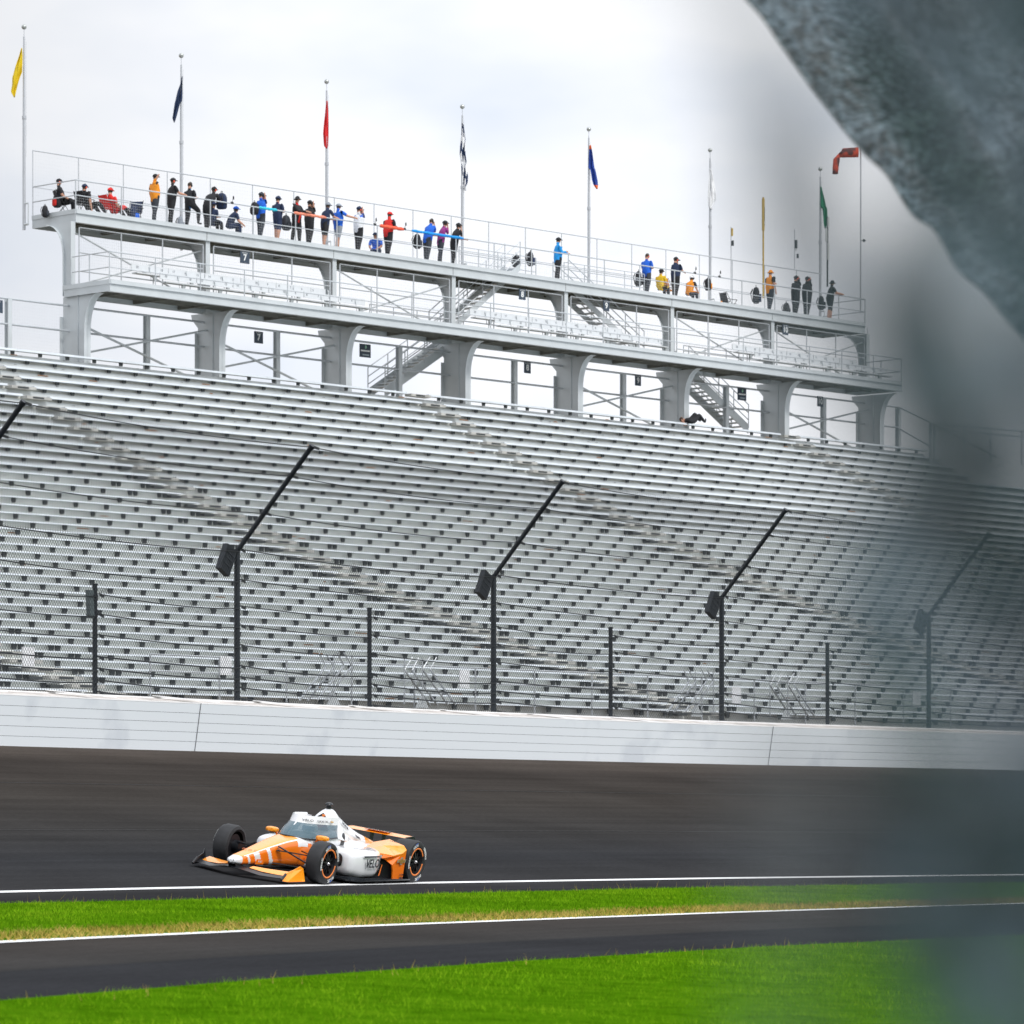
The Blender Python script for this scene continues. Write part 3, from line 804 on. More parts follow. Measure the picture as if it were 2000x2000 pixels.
grid(S_U0, S_U1 - 14, 2.49, DU, DU + 2.6, .14, .14, .0013, "wire_mesh", tower, m_mesh)
mb = MB()
for f_ in (1.28, .70):
    mb.tube(W(S_U0, -.05, DU + f_), W(S_U0, 2.47, DU + f_), .024, 6); mb.tube(W(S_U1, -.05, DU + f_), W(S_U1, 2.47, DU + f_), .024, 6)
mb.build("side_railing", m_rail, tower)
railing("front_railing", -2.27, S_L0, S_L1, DL, 1.22, [S_L0 + third * k for k in range(24) if S_L0 + third * k < S_L1] + [S_L1], (1.0, .52), r=.022)
mb = MB()
for s_ in (S_L0 + .02, S_L1 - .02):
    for f_ in (1.22, .64): mb.tube(W(s_, -2.27, DL + f_), W(s_, -.1, DL + f_), .022, 6)
    mb.tube(W(s_, -1.1, DL), W(s_, -1.1, DL + 1.22), .022, 6)
mb.build("side_railing", m_rail, tower)
# hung mesh frames between the upper columns and the inner railing
for i in range(7):
    a, b = i * BAY + .33, (i + 1) * BAY - .22
    mb = MB()
    zt, zb_ = z_u0 - .18, DL + .02
    for p, q in ((W(a, .02, zt), W(b, .02, zt)), (W(a, .02, zb_), W(a, .02, zt)), (W(b, .02, zb_), W(b, .02, zt)), (W(a, .02, DL + 1.45), W(b, .02, DL + 1.45)), (W(a, .02, DL + .75), W(b, .02, DL + .75))):
        mb.tube(p, q, .026, 6)
    for f_ in (1 / 3, 2 / 3): mb.tube(W(a + (b - a) * f_, .02, zb_), W(a + (b - a) * f_, .02, zt), .024, 6)
    o = mb.build("mesh_frame", m_rail, tower)
    if i != 3: grid(a, b, .03, DL + .9, zt, .11, .11, .0020, "wire_mesh", o, m_meshd)
# extra guard rails around the stair openings of the upper deck
for px0, px1 in ((900, 1050), (1105, 1262)):
    s0, s1 = s_at(px0, .5), s_at(px1, .5)
    mb = MB()
    for f_ in (1.05, .75, .45, .18): mb.tube(W(s0, .6, DU + f_), W(s1, .6, DU + f_), .018, 6)
    for q in np.linspace(s0, s1, 5): mb.tube(W(q, .6, DU), W(q, .6, DU + 1.05), .020, 6)
    mb.build("stair_guard", m_rail, tower)
for px0, px1 in ((722, 905), (1335, 1500)):
    s0, s1 = s_at(px0, .9), s_at(px1, .9)
    mb = MB()
    for f_ in (1.1, .85, .6, .35): mb.tube(W(s0, .9, DL + f_), W(s1, .9, DL + f_), .018, 6)
    for q in np.linspace(s0, s1, 5): mb.tube(W(q, .9, DL), W(q, .9, DL + 1.1), .020, 6)
    mb.build("stair_guard", m_rail, tower)

# staircases
def stairs(A, B, wid, n, label, depth=.30, dark=False):
    """A = (s, w, z) foot, B = top; flight with two stringers, open steps and two handrails"""
    (sa, wa, za), (sb, wb, zb) = A, B
    t = empty("staircase", tuple(W(sa, wa, za)), label=label, cat="staircase", group="steel staircases of the viewing tower")
    for dw in (0, wid):
        a, b = W(sa, wa + dw, za), W(sb, wb + dw, zb)
        mb = MB(); mb.prism([a - UP * depth * .6, b - UP * depth * .6, b + UP * depth * .4, a + UP * depth * .4], SN * .035); mb.build("stringer", m_steelL, t)
        mb = MB()
        for h_ in (1.05, .68, .36): mb.tube(a + UP * h_, b + UP * h_, .022, 6)
        for f_ in np.linspace(0, 1, 5): p = a.lerp(b, float(f_)); mb.tube(p, p + UP * 1.05, .022, 6)
        mb.build("handrail", m_rail, t)
    for k in range(n):
        f_ = (k + .5) / n; c = W(sa + (sb - sa) * f_, wa + wid / 2, za + (zb - za) * f_)
        mb = MB(); mb.obox(c, SU * .15, SN * (wid / 2 - .02), UP * .022); mb.build("step", m_steelL, t)
    return t
sw = .75
def SZ(px, py, w): s = s_at(px, w); return (s, w, z_at(py, s, w))
stairs(SZ(752, 764, .6), SZ(905, 655, .6), 1.0, 16, "steel staircase rising right from the top bleacher row to the lower deck", .42)
stairs(SZ(868, 654, .5), SZ(1016, 520, .5), .9, 14, "steel staircase rising right between the two decks")
stairs(SZ(1258, 694, .5), SZ(1110, 555, .5), .9, 14, "steel staircase falling right between the two decks")
stairs(SZ(1462, 836, .3), SZ(1345, 722, .3), 1.0, 15, "steel staircase falling right from the lower deck beside the lying person", .42)

# benches on the lower deck
m_bench = mat("white moulded bench", (.66, .69, .72), .45, noise=(5, .04))
def bench(s0, s1, w, dz, label):
    t = empty("bench", tuple(W(s0, w, DL)), label=label, cat="bench", group="white benches on the lower deck")
    q = s0; z = DL + .52 + dz
    mb = MB(); mb2 = MB()
    while q < s1 - .3:
        e = min(s1, q + 1.9); leg = MB()
        wbox(mb, q, e - .04, w - .18, w + .12, z - .05, z); wbox(mb2, q, e - .04, w + .16, w + .19, z + .12, z + .36)
        leg.prism([W(q + .86, w - .14, z - .052), W(q + .93, w - .1, z - .24), W(q + 1.02, w - .1, z - .24), W(q + 1.09, w - .14, z - .052)], SN * .04)
        leg.tube(W(q + .975, w, z - .06), W(q + .975, w, DL), .022, 6)
        leg.prism([W(q + .9, w + .02, z - .2), W(q + .9, w + .155, z + .34), W(q + .96, w + .155, z + .34), W(q + .96, w + .12, z - .2)], SN * .01)
        leg.build("leg", m_steelL, t); q = e
    mb.build("seat", m_bench, t); mb2.build("backrest", m_bench, t)
    z0 = z + .24; q = s0 + .3; i = 20
    mn = mat("seat number ink", (.10, .12, .15), .6)
    nb = MB()
    while q < s1 - .2:
        text("n", str(max(1, i)), .13, frame(W(q, w + .156, z0), SU, UP), mn, t, into=nb)
        q += .62; i -= 1
    nb.build("seat_numbers", mn, t, world=False)
for (a, b, nm) in ((318, 720, "left"), (972, 1300, "middle"), (1480, 1745, "right")):
    for (w, dz, rw) in ((-1.35, .0, "front"), (-.5, .36, "rear")):
        s0, s1 = s_at(a - (10 if dz else 0), w), s_at(b - (25 if dz else 0), w)
        bench(s0 + (0 if dz == 0 else -1.2), s1 - (0 if dz == 0 else 1.5), w, dz, "long white bench, %s row of the %s pair on the lower deck" % (rw, nm))

# section signs
m_sign = mat("navy sign panel", (.035, .055, .085), .5)
m_ink = mat("white sign lettering", (.80, .82, .82), .5)
m_ink2 = mat("green sign lettering", (.35, .62, .45), .5)
m_face = mat("grey sign strip", (.35, .42, .46), .5)
def sign(px, py, wpx, hpx, body, w, label, kind="section"):
    c = PW(px, py, w); k = c.y / F; hw, hh = wpx * k / 2 / .70, hpx * k / 2
    t = empty("sign", tuple(c), label=label, cat="sign", group="navy signs of the stand")
    mb = MB(); mb.obox(c, SU * hw, SN * .012, UP * hh); mb.build("panel", m_sign, t)
    f_ = lambda dx, dz: frame(c - SN * .016 + SU * dx * hw + UP * dz * hh, SU, UP)
    if kind == "section":
        text("lettering", "SECTION", hh * .30, f_(0, .74), m_ink, t); text("lettering", body, hh * 1.5, f_(0, -.05), m_ink, t, bold=.008)
        text("lettering", "-", hh * .4, f_(0, -.85), m_ink, t)
    else:
        mb = MB(); mb.obox(c - SN * .016 - UP * hh * .02, SU * hw * .82, SN * .002, UP * hh * .11); mb.build("strip", m_ink, t)
        mb = MB(); mb.ellipsoid(c - SN * .014 + UP * hh * .55, (hw * .2, .004, hh * .28), 10, 6); mb.build("emblem", m_ink2, t)
        mb = MB(); mb.obox(c - SN * .016 - UP * hh * .62 + SU * hw * .1, SU * hw * .6, SN * .002, UP * hh * .10); mb.build("strip", m_face, t)
sign(478, 503, 17, 23, "7", -.05, "navy section 7 sign hung between the two decks")
sign(505, 659, 16, 23, "7", .1, "navy section 7 sign hung on the railing under the lower deck")
sign(1020, 575, 13, 21, "8", -.05, "navy section 8 sign hung between the two decks")
sign(1030, 718, 13, 22, "8", .1, "navy section 8 sign hung on the railing under the lower deck")
sign(1184, 597, 12, 21, "9", -.05, "navy section 9 sign hung between the two decks")
sign(1246, 743, 12, 21, "9", .1, "navy section 9 sign hung on the railing under the lower deck")
sign(1534, 644, 12, 20, "10", -.05, "navy section 10 sign hung between the two decks")
sign(1602, 784, 12, 20, "10", .1, "navy section 10 sign hung on the railing under the lower deck")
sign(713, 685, 21, 26, "", .1, "square navy direction sign on the railing left of the lower staircase", "dir")
sign(1449, 770, 18, 24, "", .15, "square navy direction sign behind the handrails of the right staircase", "dir")
sign(-6, 598, 20, 25, "6", .1, "navy section sign cut by the left edge of the picture")

# flagpoles and flags
m_pole = mat("brushed flagpole", (.50, .52, .55), .35, .5, noise=(3, .05))
def cloth(name, col): return mat(name, col, .75, noise=(4, .12))
m_ball = mat("silver ball", (.45, .47, .46), .3, .7)
def flagpole(px, ytop, ybot, pts, fm, label, flab, checker=False, fm2=None):
    """pts: outline of the drooping flag in pixels (x, y) around the pole"""
    w = 2.75; s = s_at(px, w); z0, z1 = z_at(ybot, s, w), z_at(ytop, s, w)
    t = empty("flagpole", tuple(W(s, w, z0)), label=label, cat="flagpole", group="flagpoles along the back of the upper deck")
    mb = MB(); zm = z0 + (z1 - z0) * .55
    mb.tube(W(s, w, z0), W(s, w, zm), .062, 10, r2=.058); mb.tube(W(s, w, zm - .06), W(s, w, zm + .06), .08, 10); mb.tube(W(s, w, zm), W(s, w, z1 - .42), .055, 10, r2=.035); mb.tube(W(s, w, z1 - .42), W(s, w, z1 - .1), .012, 6)
    mb.build("pole", m_pole, t, auto=40)
    mb = MB(); mb.ellipsoid(W(s, w, z1 - .05), (.10, .10, .10), 12, 8); mb.build("ball", m_ball, t, smooth=True)
    mb = MB(); mb.tube(W(s, w, z0 + .2), W(s, w - .25, z0 + .2), .05, 6); mb.tube(W(s, w, z0 + 1.0), W(s, w - .25, z0 + 1.0), .035, 6); mb.tube(W(s, w - .25, z0 + .2), W(s, w - .25, z0 + 1.0), .02, 6); mb.build("bracket", m_steelL, t)
    mb = MB(); mb.tube(W(s + .1, w - .02, z0 + 2.8), W(s + .08, w - .02, z1 - .6), .006, 4); mb.build("halyard", m_rail, t)
    # limp flag: rows of left/right edges, gathered into folds
    f = MB(); secs = []; k = W(s, w, 0).y / F; Xp = Vector((1, 0, 0))
    M_ = 34
    ysn = np.linspace(pts[0][0], pts[-1][0], M_); n = 14
    for y in ysn:
        xl = np.interp(y, [p[0] for p in pts], [p[1] for p in pts]); xr = np.interp(y, [p[0] for p in pts], [p[2] for p in pts])
        row = []
        for j in range(n):
            u = j / (n - 1); x = xl + (xr - xl) * u
            wav = math.sin(u * 9 + y * .05) * .05 + math.sin(u * 17 - y * .08) * .025
            row.append(W(s, w, z_at(y, s, w)) + Xp * ((x - px) * k) + Vector((0, -.07 + wav, 0)))
        secs.append(row)
    b = len(f.v)
    for r_ in secs: f.v += [tuple(p) for p in r_]
    for i in range(len(secs) - 1):
        for j in range(n - 1):
            f.f.append((b + i * n + j, b + i * n + j + 1, b + (i + 1) * n + j + 1, b + (i + 1) * n + j))
            mi = 0
            if checker:
                v_ = i / (M_ - 1) * 6.5 + (j / n) * 1.6; mi = (int(v_) + int(j / n * 2.2 + i * .03)) % 2
            elif fm2 is not None: mi = 1 if (i < 3 or i > M_ - 5) else 0
            f.m.append(mi)
    o = f.build("flag", [fm, fm2 or m_ink], t, smooth=True); o["label"] = flab
    md = o.modifiers.new("thick", 'SOLIDIFY'); md.thickness = .006
m_navy = cloth("navy cloth", (.012, .03, .085)); m_royal = cloth("royal blue cloth", (.01, .045, .28)); m_redc = cloth("red cloth", (.62, .015, .02))
m_yel = cloth("yellow cloth", (.72, .52, .01)); m_grn = cloth("green cloth", (.005, .22, .10)); m_whc = cloth("white cloth", (.85, .86, .88)); m_org = cloth("orange cloth", (.85, .16, .03))
G = "flag"
flagpole(47, 50, 449, [(95, 42.5, 43.5), (110, 38, 44), (128, 31, 44), (142, 27, 44), (152, 24, 40), (165, 24, 36), (180, 22, 32), (191, 28, 29)], m_yel, "left end flagpole with a limp yellow flag", "limp yellow flag")
flagpole(354, 106, 489, [(150, 356, 357), (165, 352, 357), (180, 347, 357), (198, 343, 356), (201, 342, 352), (220, 339, 347), (232, 337, 344), (240, 340, 341)], m_navy, "flagpole with a limp dark navy flag", "dark navy flag")
flagpole(638, 157, 520, [(198, 638, 640), (215, 636, 641), (240, 633, 642), (262, 631, 642), (285, 633, 641), (291, 638, 639)], m_redc, "flagpole with a limp red flag", "red flag")
flagpole(903, 206, 562, [(240, 902, 905), (262, 901, 908), (280, 899, 910), (300, 898, 909), (320, 900, 912), (345, 903, 914), (365, 903, 913), (373, 908, 910)], m_navy, "flagpole with a limp black and white chequered flag", "black and white chequered flag", checker=True, fm2=m_whc)
flagpole(1150, 250, 600, [(284, 1152, 1154), (300, 1150, 1157), (328, 1149, 1161), (333, 1153, 1163), (352, 1156, 1167), (362, 1159, 1168), (370, 1165, 1167)], m_royal, "flagpole with a limp blue flag edged in orange", "blue flag with orange corners", fm2=m_org)
flagpole(1387, 291, 628, [(330, 1386, 1389), (350, 1385, 1394), (375, 1383, 1398), (392, 1382, 1399), (405, 1384, 1391), (410, 1389, 1391)], m_whc, "flagpole with a limp white flag", "white flag")
flagpole(1602, 328, 650, [(365, 1602, 1604), (385, 1601, 1609), (404, 1600, 1613), (408, 1606, 1615), (425, 1608, 1616), (440, 1609, 1614), (447, 1611, 1612)], m_grn, "right flagpole with a limp green flag", "green flag")
# windsock mast
w = 2.6; s = s_at(1681, w); ws = empty("windsock_mast", tuple(W(s, w, z_at(600, s, w))), label="thin grey mast with a bent orange-red windsock at its top right of the tower", cat="windsock")
rod("mast", W(s, w, z_at(610, s, w)), W(s, w, z_at(286, s, w)), .035, m_pole, ws, 8)
mb = MB(); k = W(s, w, 0).y / F; base = W(s, w, 0)
cl = [(1676, 298, 10), (1662, 299, 9.5), (1645, 300, 9), (1636, 303, 8), (1633, 312, 6.5), (1631, 328, 6), (1630, 342, 5.5)]
secs = []
for i, (x, y, r) in enumerate(cl):
    c = W(s, w, z_at(y, s, w)) + V((x - 1681) * k, -.1 - i * .04, 0)
    a_, b_ = (V(0, 0, 1), V(0, 1, 0)) if i < 3 else ((V(.7, 0, .7), V(0, 1, 0)) if i == 3 else (V(1, 0, 0), V(0, 1, 0)))
    secs.append([c + (a_ * math.cos(t) + b_ * math.sin(t)) * r * k for t in np.linspace(0, 2 * math.pi, 13)[:-1]])
mb.loft(secs); mb.build("sock", mat("windsock cloth", (.55, .06, .025), .8, noise=(2.5, .3, (.10, .03, .03), .42)), ws, smooth=True)
mb = MB(); mb.tube(W(s, w, z_at(470, s, w)), W(s, w, z_at(470, s, w)) + V(.25, 0, 0), .02, 6); mb.obox(W(s, w, z_at(470, s, w)) + V(.15, 0, .0), (.05, 0, 0), (0, .03, 0), (0, 0, .06)); mb.build("wind_gauge", m_brk, ws)
# antenna poles
m_brass = mat("yellow fibreglass pole", (.50, .34, .06), .5); m_whp = mat("white antenna tube", (.60, .62, .62), .5)
def antenna(px, y0, y1, segs, col, label, w=1.6):
    s = s_at(px, w); t = empty("antenna_pole", tuple(W(s, w, z_at(y1, s, w))), label=label, cat="antenna", group="antenna poles on the upper deck")
    rod("pole", W(s, w, z_at(y1, s, w)), W(s, w, z_at(y0, s, w)), .018 if col is m_pole else .04, col, t)
    k = W(s, w, 0).y / F
    for (dx, ya, yb, r, m_) in segs:
        c = V(dx * k, -.02, 0); mb = MB(); mb.tube(W(s, w, z_at(yb, s, w)) + c, W(s, w, z_at(ya, s, w)) + c, r, 8); mb.build("antenna", m_, t)
antenna(1428, 443, 572, [(2, 446, 461, .045, m_brass), (3, 470, 480, .06, m_brk)], m_pole, "thin antenna pole behind the two hung jackets")
antenna(1491, 385, 582, [(0, 388, 450, .065, m_brass), (1, 404, 440, .05, m_brk), (2, 433, 438, .05, m_whp)], m_brass, "thick yellow antenna pole behind the person in the orange shirt and bucket hat")
antenna(1552, 448, 525, [(3, 469, 485, .06, m_brk), (6, 496, 504, .05, m_brk), (3, 480, 490, .03, m_whp)], m_pole, "thin antenna pole above the two people in black with binoculars")
antenna(1616, 424, 560, [(1.5, 425, 444, .05, m_whp), (-2, 446, 472, .05, m_whp), (1.5, 474, 508, .055, m_whp)], m_brk, "dark antenna pole with white tubes beside the green flag")

# ------------------------------------------------------------ people on the decks
SKIN = mat("skin", (.55, .29, .20), .6, noise=(20, .06)); SKIN2 = mat("tanned skin", (.42, .20, .13), .6, noise=(20, .06))
def cl(name, c, r=.8): return mat(name, c, r, noise=(14, .16), bump=(25, .25))
C = dict(black=cl("black fabric", (.014, .015, .019)), navy=cl("navy fabric", (.014, .028, .075)), dk=cl("charcoal fabric", (.035, .042, .055)),
         orange=cl("orange fabric", (.85, .30, .015)), red=cl("red fabric", (.70, .025, .02)), blue=cl("bright blue fabric", (.01, .12, .62)),
         sky=cl("sky blue fabric", (.01, .30, .75)), cyan=cl("cyan fabric", (.04, .55, .70)), white=cl("white fabric", (.75, .77, .80)),
         yellow=cl("yellow fabric", (.80, .52, .02)), purple=cl("purple fabric", (.30, .04, .22)), grey=cl("grey fabric", (.26, .29, .34)),
         shoe=cl("black shoe", (.02, .02, .022)), wshoe=cl("white shoe", (.7, .7, .7)), salmon=cl("salmon foam", (.85, .28, .18)),
         foamb=cl("blue foam", (.01, .30, .80)), foamr=cl("red foam", (.85, .12, .06)), rubber=mat("black rubber", (.012, .012, .014), .5))
HEADSET_ORG = mat("orange headset shell", (.85, .12, .06), .45)
FACE = {}
def person(px, footpx_w, label, group, shirt, trousers, skin=SKIN, sleeve=None, pose="stand", shorts=False, hat=None, hatc=None, headset=None,
           yaw=0., h=1.78, arms="down", lean=0., fat=1., shoes="shoe", bino=False, z=None, w=None, extra=None, stripe=None, long=False, mtx=None):
    w = footpx_w if w is None else w
    s = s_at(px, w); zf_ = DF if z is None else z + (DF - DU); h *= 1.06; fat *= 1.40
    fd = (SU * math.cos(yaw) - SN * math.sin(yaw)).normalized(); M = Matrix((fd, UP.cross(fd), UP)).transposed().to_4x4(); M.translation = W(s, w, zf_)
    if mtx is not None: M = mtx
    t = empty("person", mat=M, label=label, cat="person", group=group)
    k = h / 1.78; f = fat
    J = {}; E_ = []; R = {}
    def j(n, p, rx, ry=None, par=None, reg=None):
        J[n] = Vector(p) * k; R[n] = (rx * k, (ry or rx) * k)
        if par: E_.append((par, n, reg))
    c_, s_ = math.cos(lean), math.sin(lean)
    hipz = .94 if pose in ("stand", "step") else (.28 if pose == "floor" else (.90 if pose == "lie" else .50))
    def T(x, y, z_): return (x * c_ + z_ * s_, y, hipz + z_ * c_ - x * s_)
    j("pelvis", (0, 0, hipz), .155 * f, .125 * f)
    j("belly", T(.02 * f, 0, .18), .15 * f, .13 * f * (1.1 if f > 1.1 else 1), "pelvis", "shirt")
    j("chest", T(0, 0, .40), .165 * f, .125 * f, "belly", "shirt"); j("nape", T(.0, 0, .52), .095, .085, "chest", "shirt")
    hd = .35 * lean
    j("neck", T(.02, 0, .575), .070, .070, "nape", "skin")
    hb = Vector(T(.02, 0, .565)); 
    j("head", (hb.x + .025, 0, hb.z + .10), .090, .100, "neck", "skin"); j("crown", (hb.x + .015, 0, hb.z + .195), .084, .094, "head", "skin")
    j("nose", (hb.x + .12, 0, hb.z + .105), .012, .014, "head", "skin")
    for sd2, nm in ((1, "l"), (-1, "r")):
        j("sh" + nm, T(0, sd2 * .185 * (.5 + .5 * f), .46), .082, .078, "chest", "sleeve")
        S_ = Vector(T(0, sd2 * .20 * (.5 + .5 * f), .46)); a = arms if isinstance(arms, str) else arms[0 if sd2 > 0 else 1]
        H = {"down": S_ + V(.06, sd2 * .06, -.56), "face": Vector((hb.x + .15, sd2 * .05, hb.z + .10)), "rail": Vector((S_.x + .42, S_.y * .55, S_.z - .26 + .1 * 0)),
             "phone": S_ + V(.28, -sd2 * .12, -.22), "ear": Vector((hb.x + .02, sd2 * .11, hb.z + .10)), "far": S_ + V(.50, sd2 * .10, -.20),
             "lap": S_ + V(.30, -sd2 * .08, -.38), "back": Vector((hb.x - .08, sd2 * .05, hb.z + .10)), "cross": S_ + V(.24, -sd2 * .25, -.24), "chin": Vector((hb.x + .10, sd2 * .06, hb.z - .01))}[a]
        d = H - S_; L_ = d.length; ua = .29; fa = .27
        L_ = min(L_, ua + fa - .01); H = S_ + d.normalized() * L_
        x_ = (ua * ua - fa * fa + L_ * L_) / (2 * L_); hgt = math.sqrt(max(0, ua * ua - x_ * x_))
        pole = V(-.25, sd2 * .35, -1); dn = d.normalized(); pole = (pole - dn * pole.dot(dn)).normalized(); El = S_ + dn * x_ + pole * hgt
        mid = S_.lerp(El, .55)
        j("ua" + nm, mid, .070, .070, "sh" + nm, "sleeve"); j("el" + nm, El, .056, .044, "ua" + nm, "sleeve2" if not long else "sleeve")
        j("wr" + nm, H, .036, .040, "el" + nm, "fore" if not long else "sleeve")
        fd_ = (H - El).normalized(); j("pa" + nm, H + fd_ * .07, .022, .042, "wr" + nm, "skin")
        side = V(0, -sd2, 0) if abs(fd_.y) < .8 else V(0, 0, 1)
        j("fi" + nm, H + fd_ * .155 + V(0, 0, -.015), .012, .034, "pa" + nm, "skin"); j("th" + nm, H + fd_ * .07 + side * .055, .013, .013, "pa" + nm, "skin")
        # legs
        st = .10 if pose == "stand" else .10
        j("hp" + nm, (0, sd2 * .10, hipz - .06), .108 * f, .11 * f, "pelvis", "leg")
        if pose == "stand": kn, an = (.02 + .05 * sd2, sd2 * .12, .50), (-.03 + .09 * sd2, sd2 * .13, .09)
        elif pose == "step": kn, an = ((.34, sd2 * .14, .72), (.32, sd2 * .14, .30)) if sd2 < 0 else ((.02, .11, .50), (-.05, .11, .09))
        elif pose == "lie": kn, an = ((.36, sd2 * .10, .62), (.08, sd2 * .10, .30)) if sd2 > 0 else ((.30, sd2 * .10, .58), (.02, sd2 * .10, .22))
        elif pose == "floor": kn, an = (.40, sd2 * .16, .42), (.70, sd2 * .15, .10)
        else: kn, an = (.43, sd2 * .12, .50), (.45, sd2 * .12, .09)
        j("kn" + nm, kn, .092, .094, "hp" + nm, "leg"); j("ca" + nm, tuple(Vector(kn).lerp(Vector(an), .35) + V(-.015, 0, 0)), .084, .086, "kn" + nm, "shin")
        j("an" + nm, an, .055, .060, "ca" + nm, "shin"); j("he" + nm, (an[0] - .03, an[1], an[2] - .055), .035, .036, "an" + nm, "shoe")
        j("to" + nm, (an[0] + .15, an[1] + sd2 * .02, an[2] - .06), .030, .042, "he" + nm, "shoe")
    names = list(J); idx = {n: i for i, n in enumerate(names)}
    me = bpy.data.meshes.new("skel"); me.from_pydata([tuple(J[n]) for n in names], [(idx[a], idx[b]) for a, b, _ in E_], [])
    o = bpy.data.objects.new("skel", me); COL.objects.link(o)
    md = o.modifiers.new("skin", 'SKIN'); 
    sv = me.skin_vertices[0].data
    for n in names: sv[idx[n]].radius = R[n]; sv[idx[n]].use_root = (n == "pelvis")
    md.branch_smoothing = .6
    ms = o.modifiers.new("sub", 'SUBSURF'); ms.levels = 1; ms.render_levels = 1
    dg = bpy.context.evaluated_depsgraph_get(); ev = o.evaluated_get(dg); body = bpy.data.meshes.new_from_object(ev)
    bpy.data.objects.remove(o); bpy.data.meshes.remove(me)
    body.name = "body"
    seg = [(J[a], J[b], r) for a, b, r in E_]
    sl = sleeve or shirt
    mats_ = [skin, C[shirt], C[sl], C[trousers], C[shoes]]
    if stripe: mats_.append(C[stripe])
    body.materials.clear()
    for m_ in mats_: body.materials.append(m_)
    midx = {"skin": 0, "shirt": 1, "sleeve": 2, "sleeve2": 2, "fore": 0, "leg": 3, "shin": 0 if shorts else 3, "shoe": 4}
    A = np.array([tuple(a) for a, b, r in seg]); B = np.array([tuple(b) for a, b, r in seg]); D = B - A; DD = (D * D).sum(1)
    for p in body.polygons:
        c = np.array(p.center); tt = np.clip(((c - A) * D).sum(1) / DD, 0, 1); q = A + D * tt[:, None]; ds = np.linalg.norm(c - q, axis=1)
        rr = np.array([R[b][0] for a, b, _ in E_]); i = int(np.argmin(ds - rr * .9)); reg = seg[i][2]
        mi = midx[reg]
        if reg == "leg" and c[2] > (hipz - .02) * k: mi = 1
        if reg == "shin" and shorts and c[2] > .47 * k and pose == "stand": mi = 3
        if reg == "sleeve2" and tt[i] > .5 : mi = 0
        if stripe and mi == 1 and abs(c[1]) < .06 and c[0] > 0: mi = 5
        p.material_index = mi; p.use_smooth = True
    bo = bpy.data.objects.new("body", body); COL.objects.link(bo); bo.parent = t
    hc = J["head"]; hx, hz = hc.x, hc.z
    # hair
    if hat is None or hat == "hair":
        mb = MB(); mb.ellipsoid((hx - .02, 0, hz + .045), (.098, .088, .095), 12, 8, 0, None, 0, .62); mb.build("hair", mat("dark hair", (.05, .035, .025), .8), t, smooth=True, world=False)
    else:
        hm = C[hatc]; mb = MB(); zc = hz + .045
        if hat == "cap":
            mb.ellipsoid((hx - .01, 0, zc), (.124, .112, .106), 14, 8, 0, None, 0, .52)
            mb.prism([(hx + .06, -.07, zc + .004), (hx + .16, -.055, zc - .012), (hx + .185, 0, zc - .016), (hx + .16, .055, zc - .012), (hx + .06, .07, zc + .004)], (0, 0, .010))
        else:
            mb.ellipsoid((hx - .005, 0, zc), (.098, .092, .10), 14, 8, 0, None, 0, .5)
            secs = [[(hx + math.cos(a) * r_ - .005, math.sin(a) * r_, zc + dz_) for a in np.linspace(0, 2 * math.pi, 17)[:-1]] for r_, dz_ in ((.095, .01), (.165, -.045), (.16, -.05), (.09, 0))]
            mb.loft(secs, 0, True, False)
        mb.build("hat", hm, t, smooth=True, world=False)
        mb = MB(); mb.ellipsoid((hx - .022, 0, hz + .0), (.088, .080, .075), 10, 6, 0, None, .25, .8); mb.build("hair", mat("dark hair", (.05, .035, .025), .8), t, smooth=True, world=False)
    if headset:
        hm_ = HEADSET_ORG if headset == "orange" else C["rubber"]
        mb = MB(); pr = [(hx, .100 * math.cos(a), hz + .045 + .110 * math.sin(a)) for a in np.linspace(0, math.pi, 11)]; mb.path(pr, .010, 6)
        mb.tube((hx + .02, .10, hz - .02), (hx + .10, .05, hz - .05), .006, 5)
        hs = mb.build("headset", C["rubber"], t, smooth=True, world=False)
        for sd2 in (1, -1):
            mb = MB(); mb.ellipsoid((hx - .005, sd2 * .092, hz + .0), (.036, .030, .044), 10, 6); mb.build("ear_cup", hm_, hs, smooth=True, world=False)
    if bino:
        mb = MB()
        for sd2 in (1, -1): mb.tube((hx + .095, sd2 * .032, hz + .02), (hx + .215, sd2 * .036, hz + .022), .022, 8, 0, .030)
        mb.build("binoculars", C["rubber"], t, world=False)
    return t, M, J
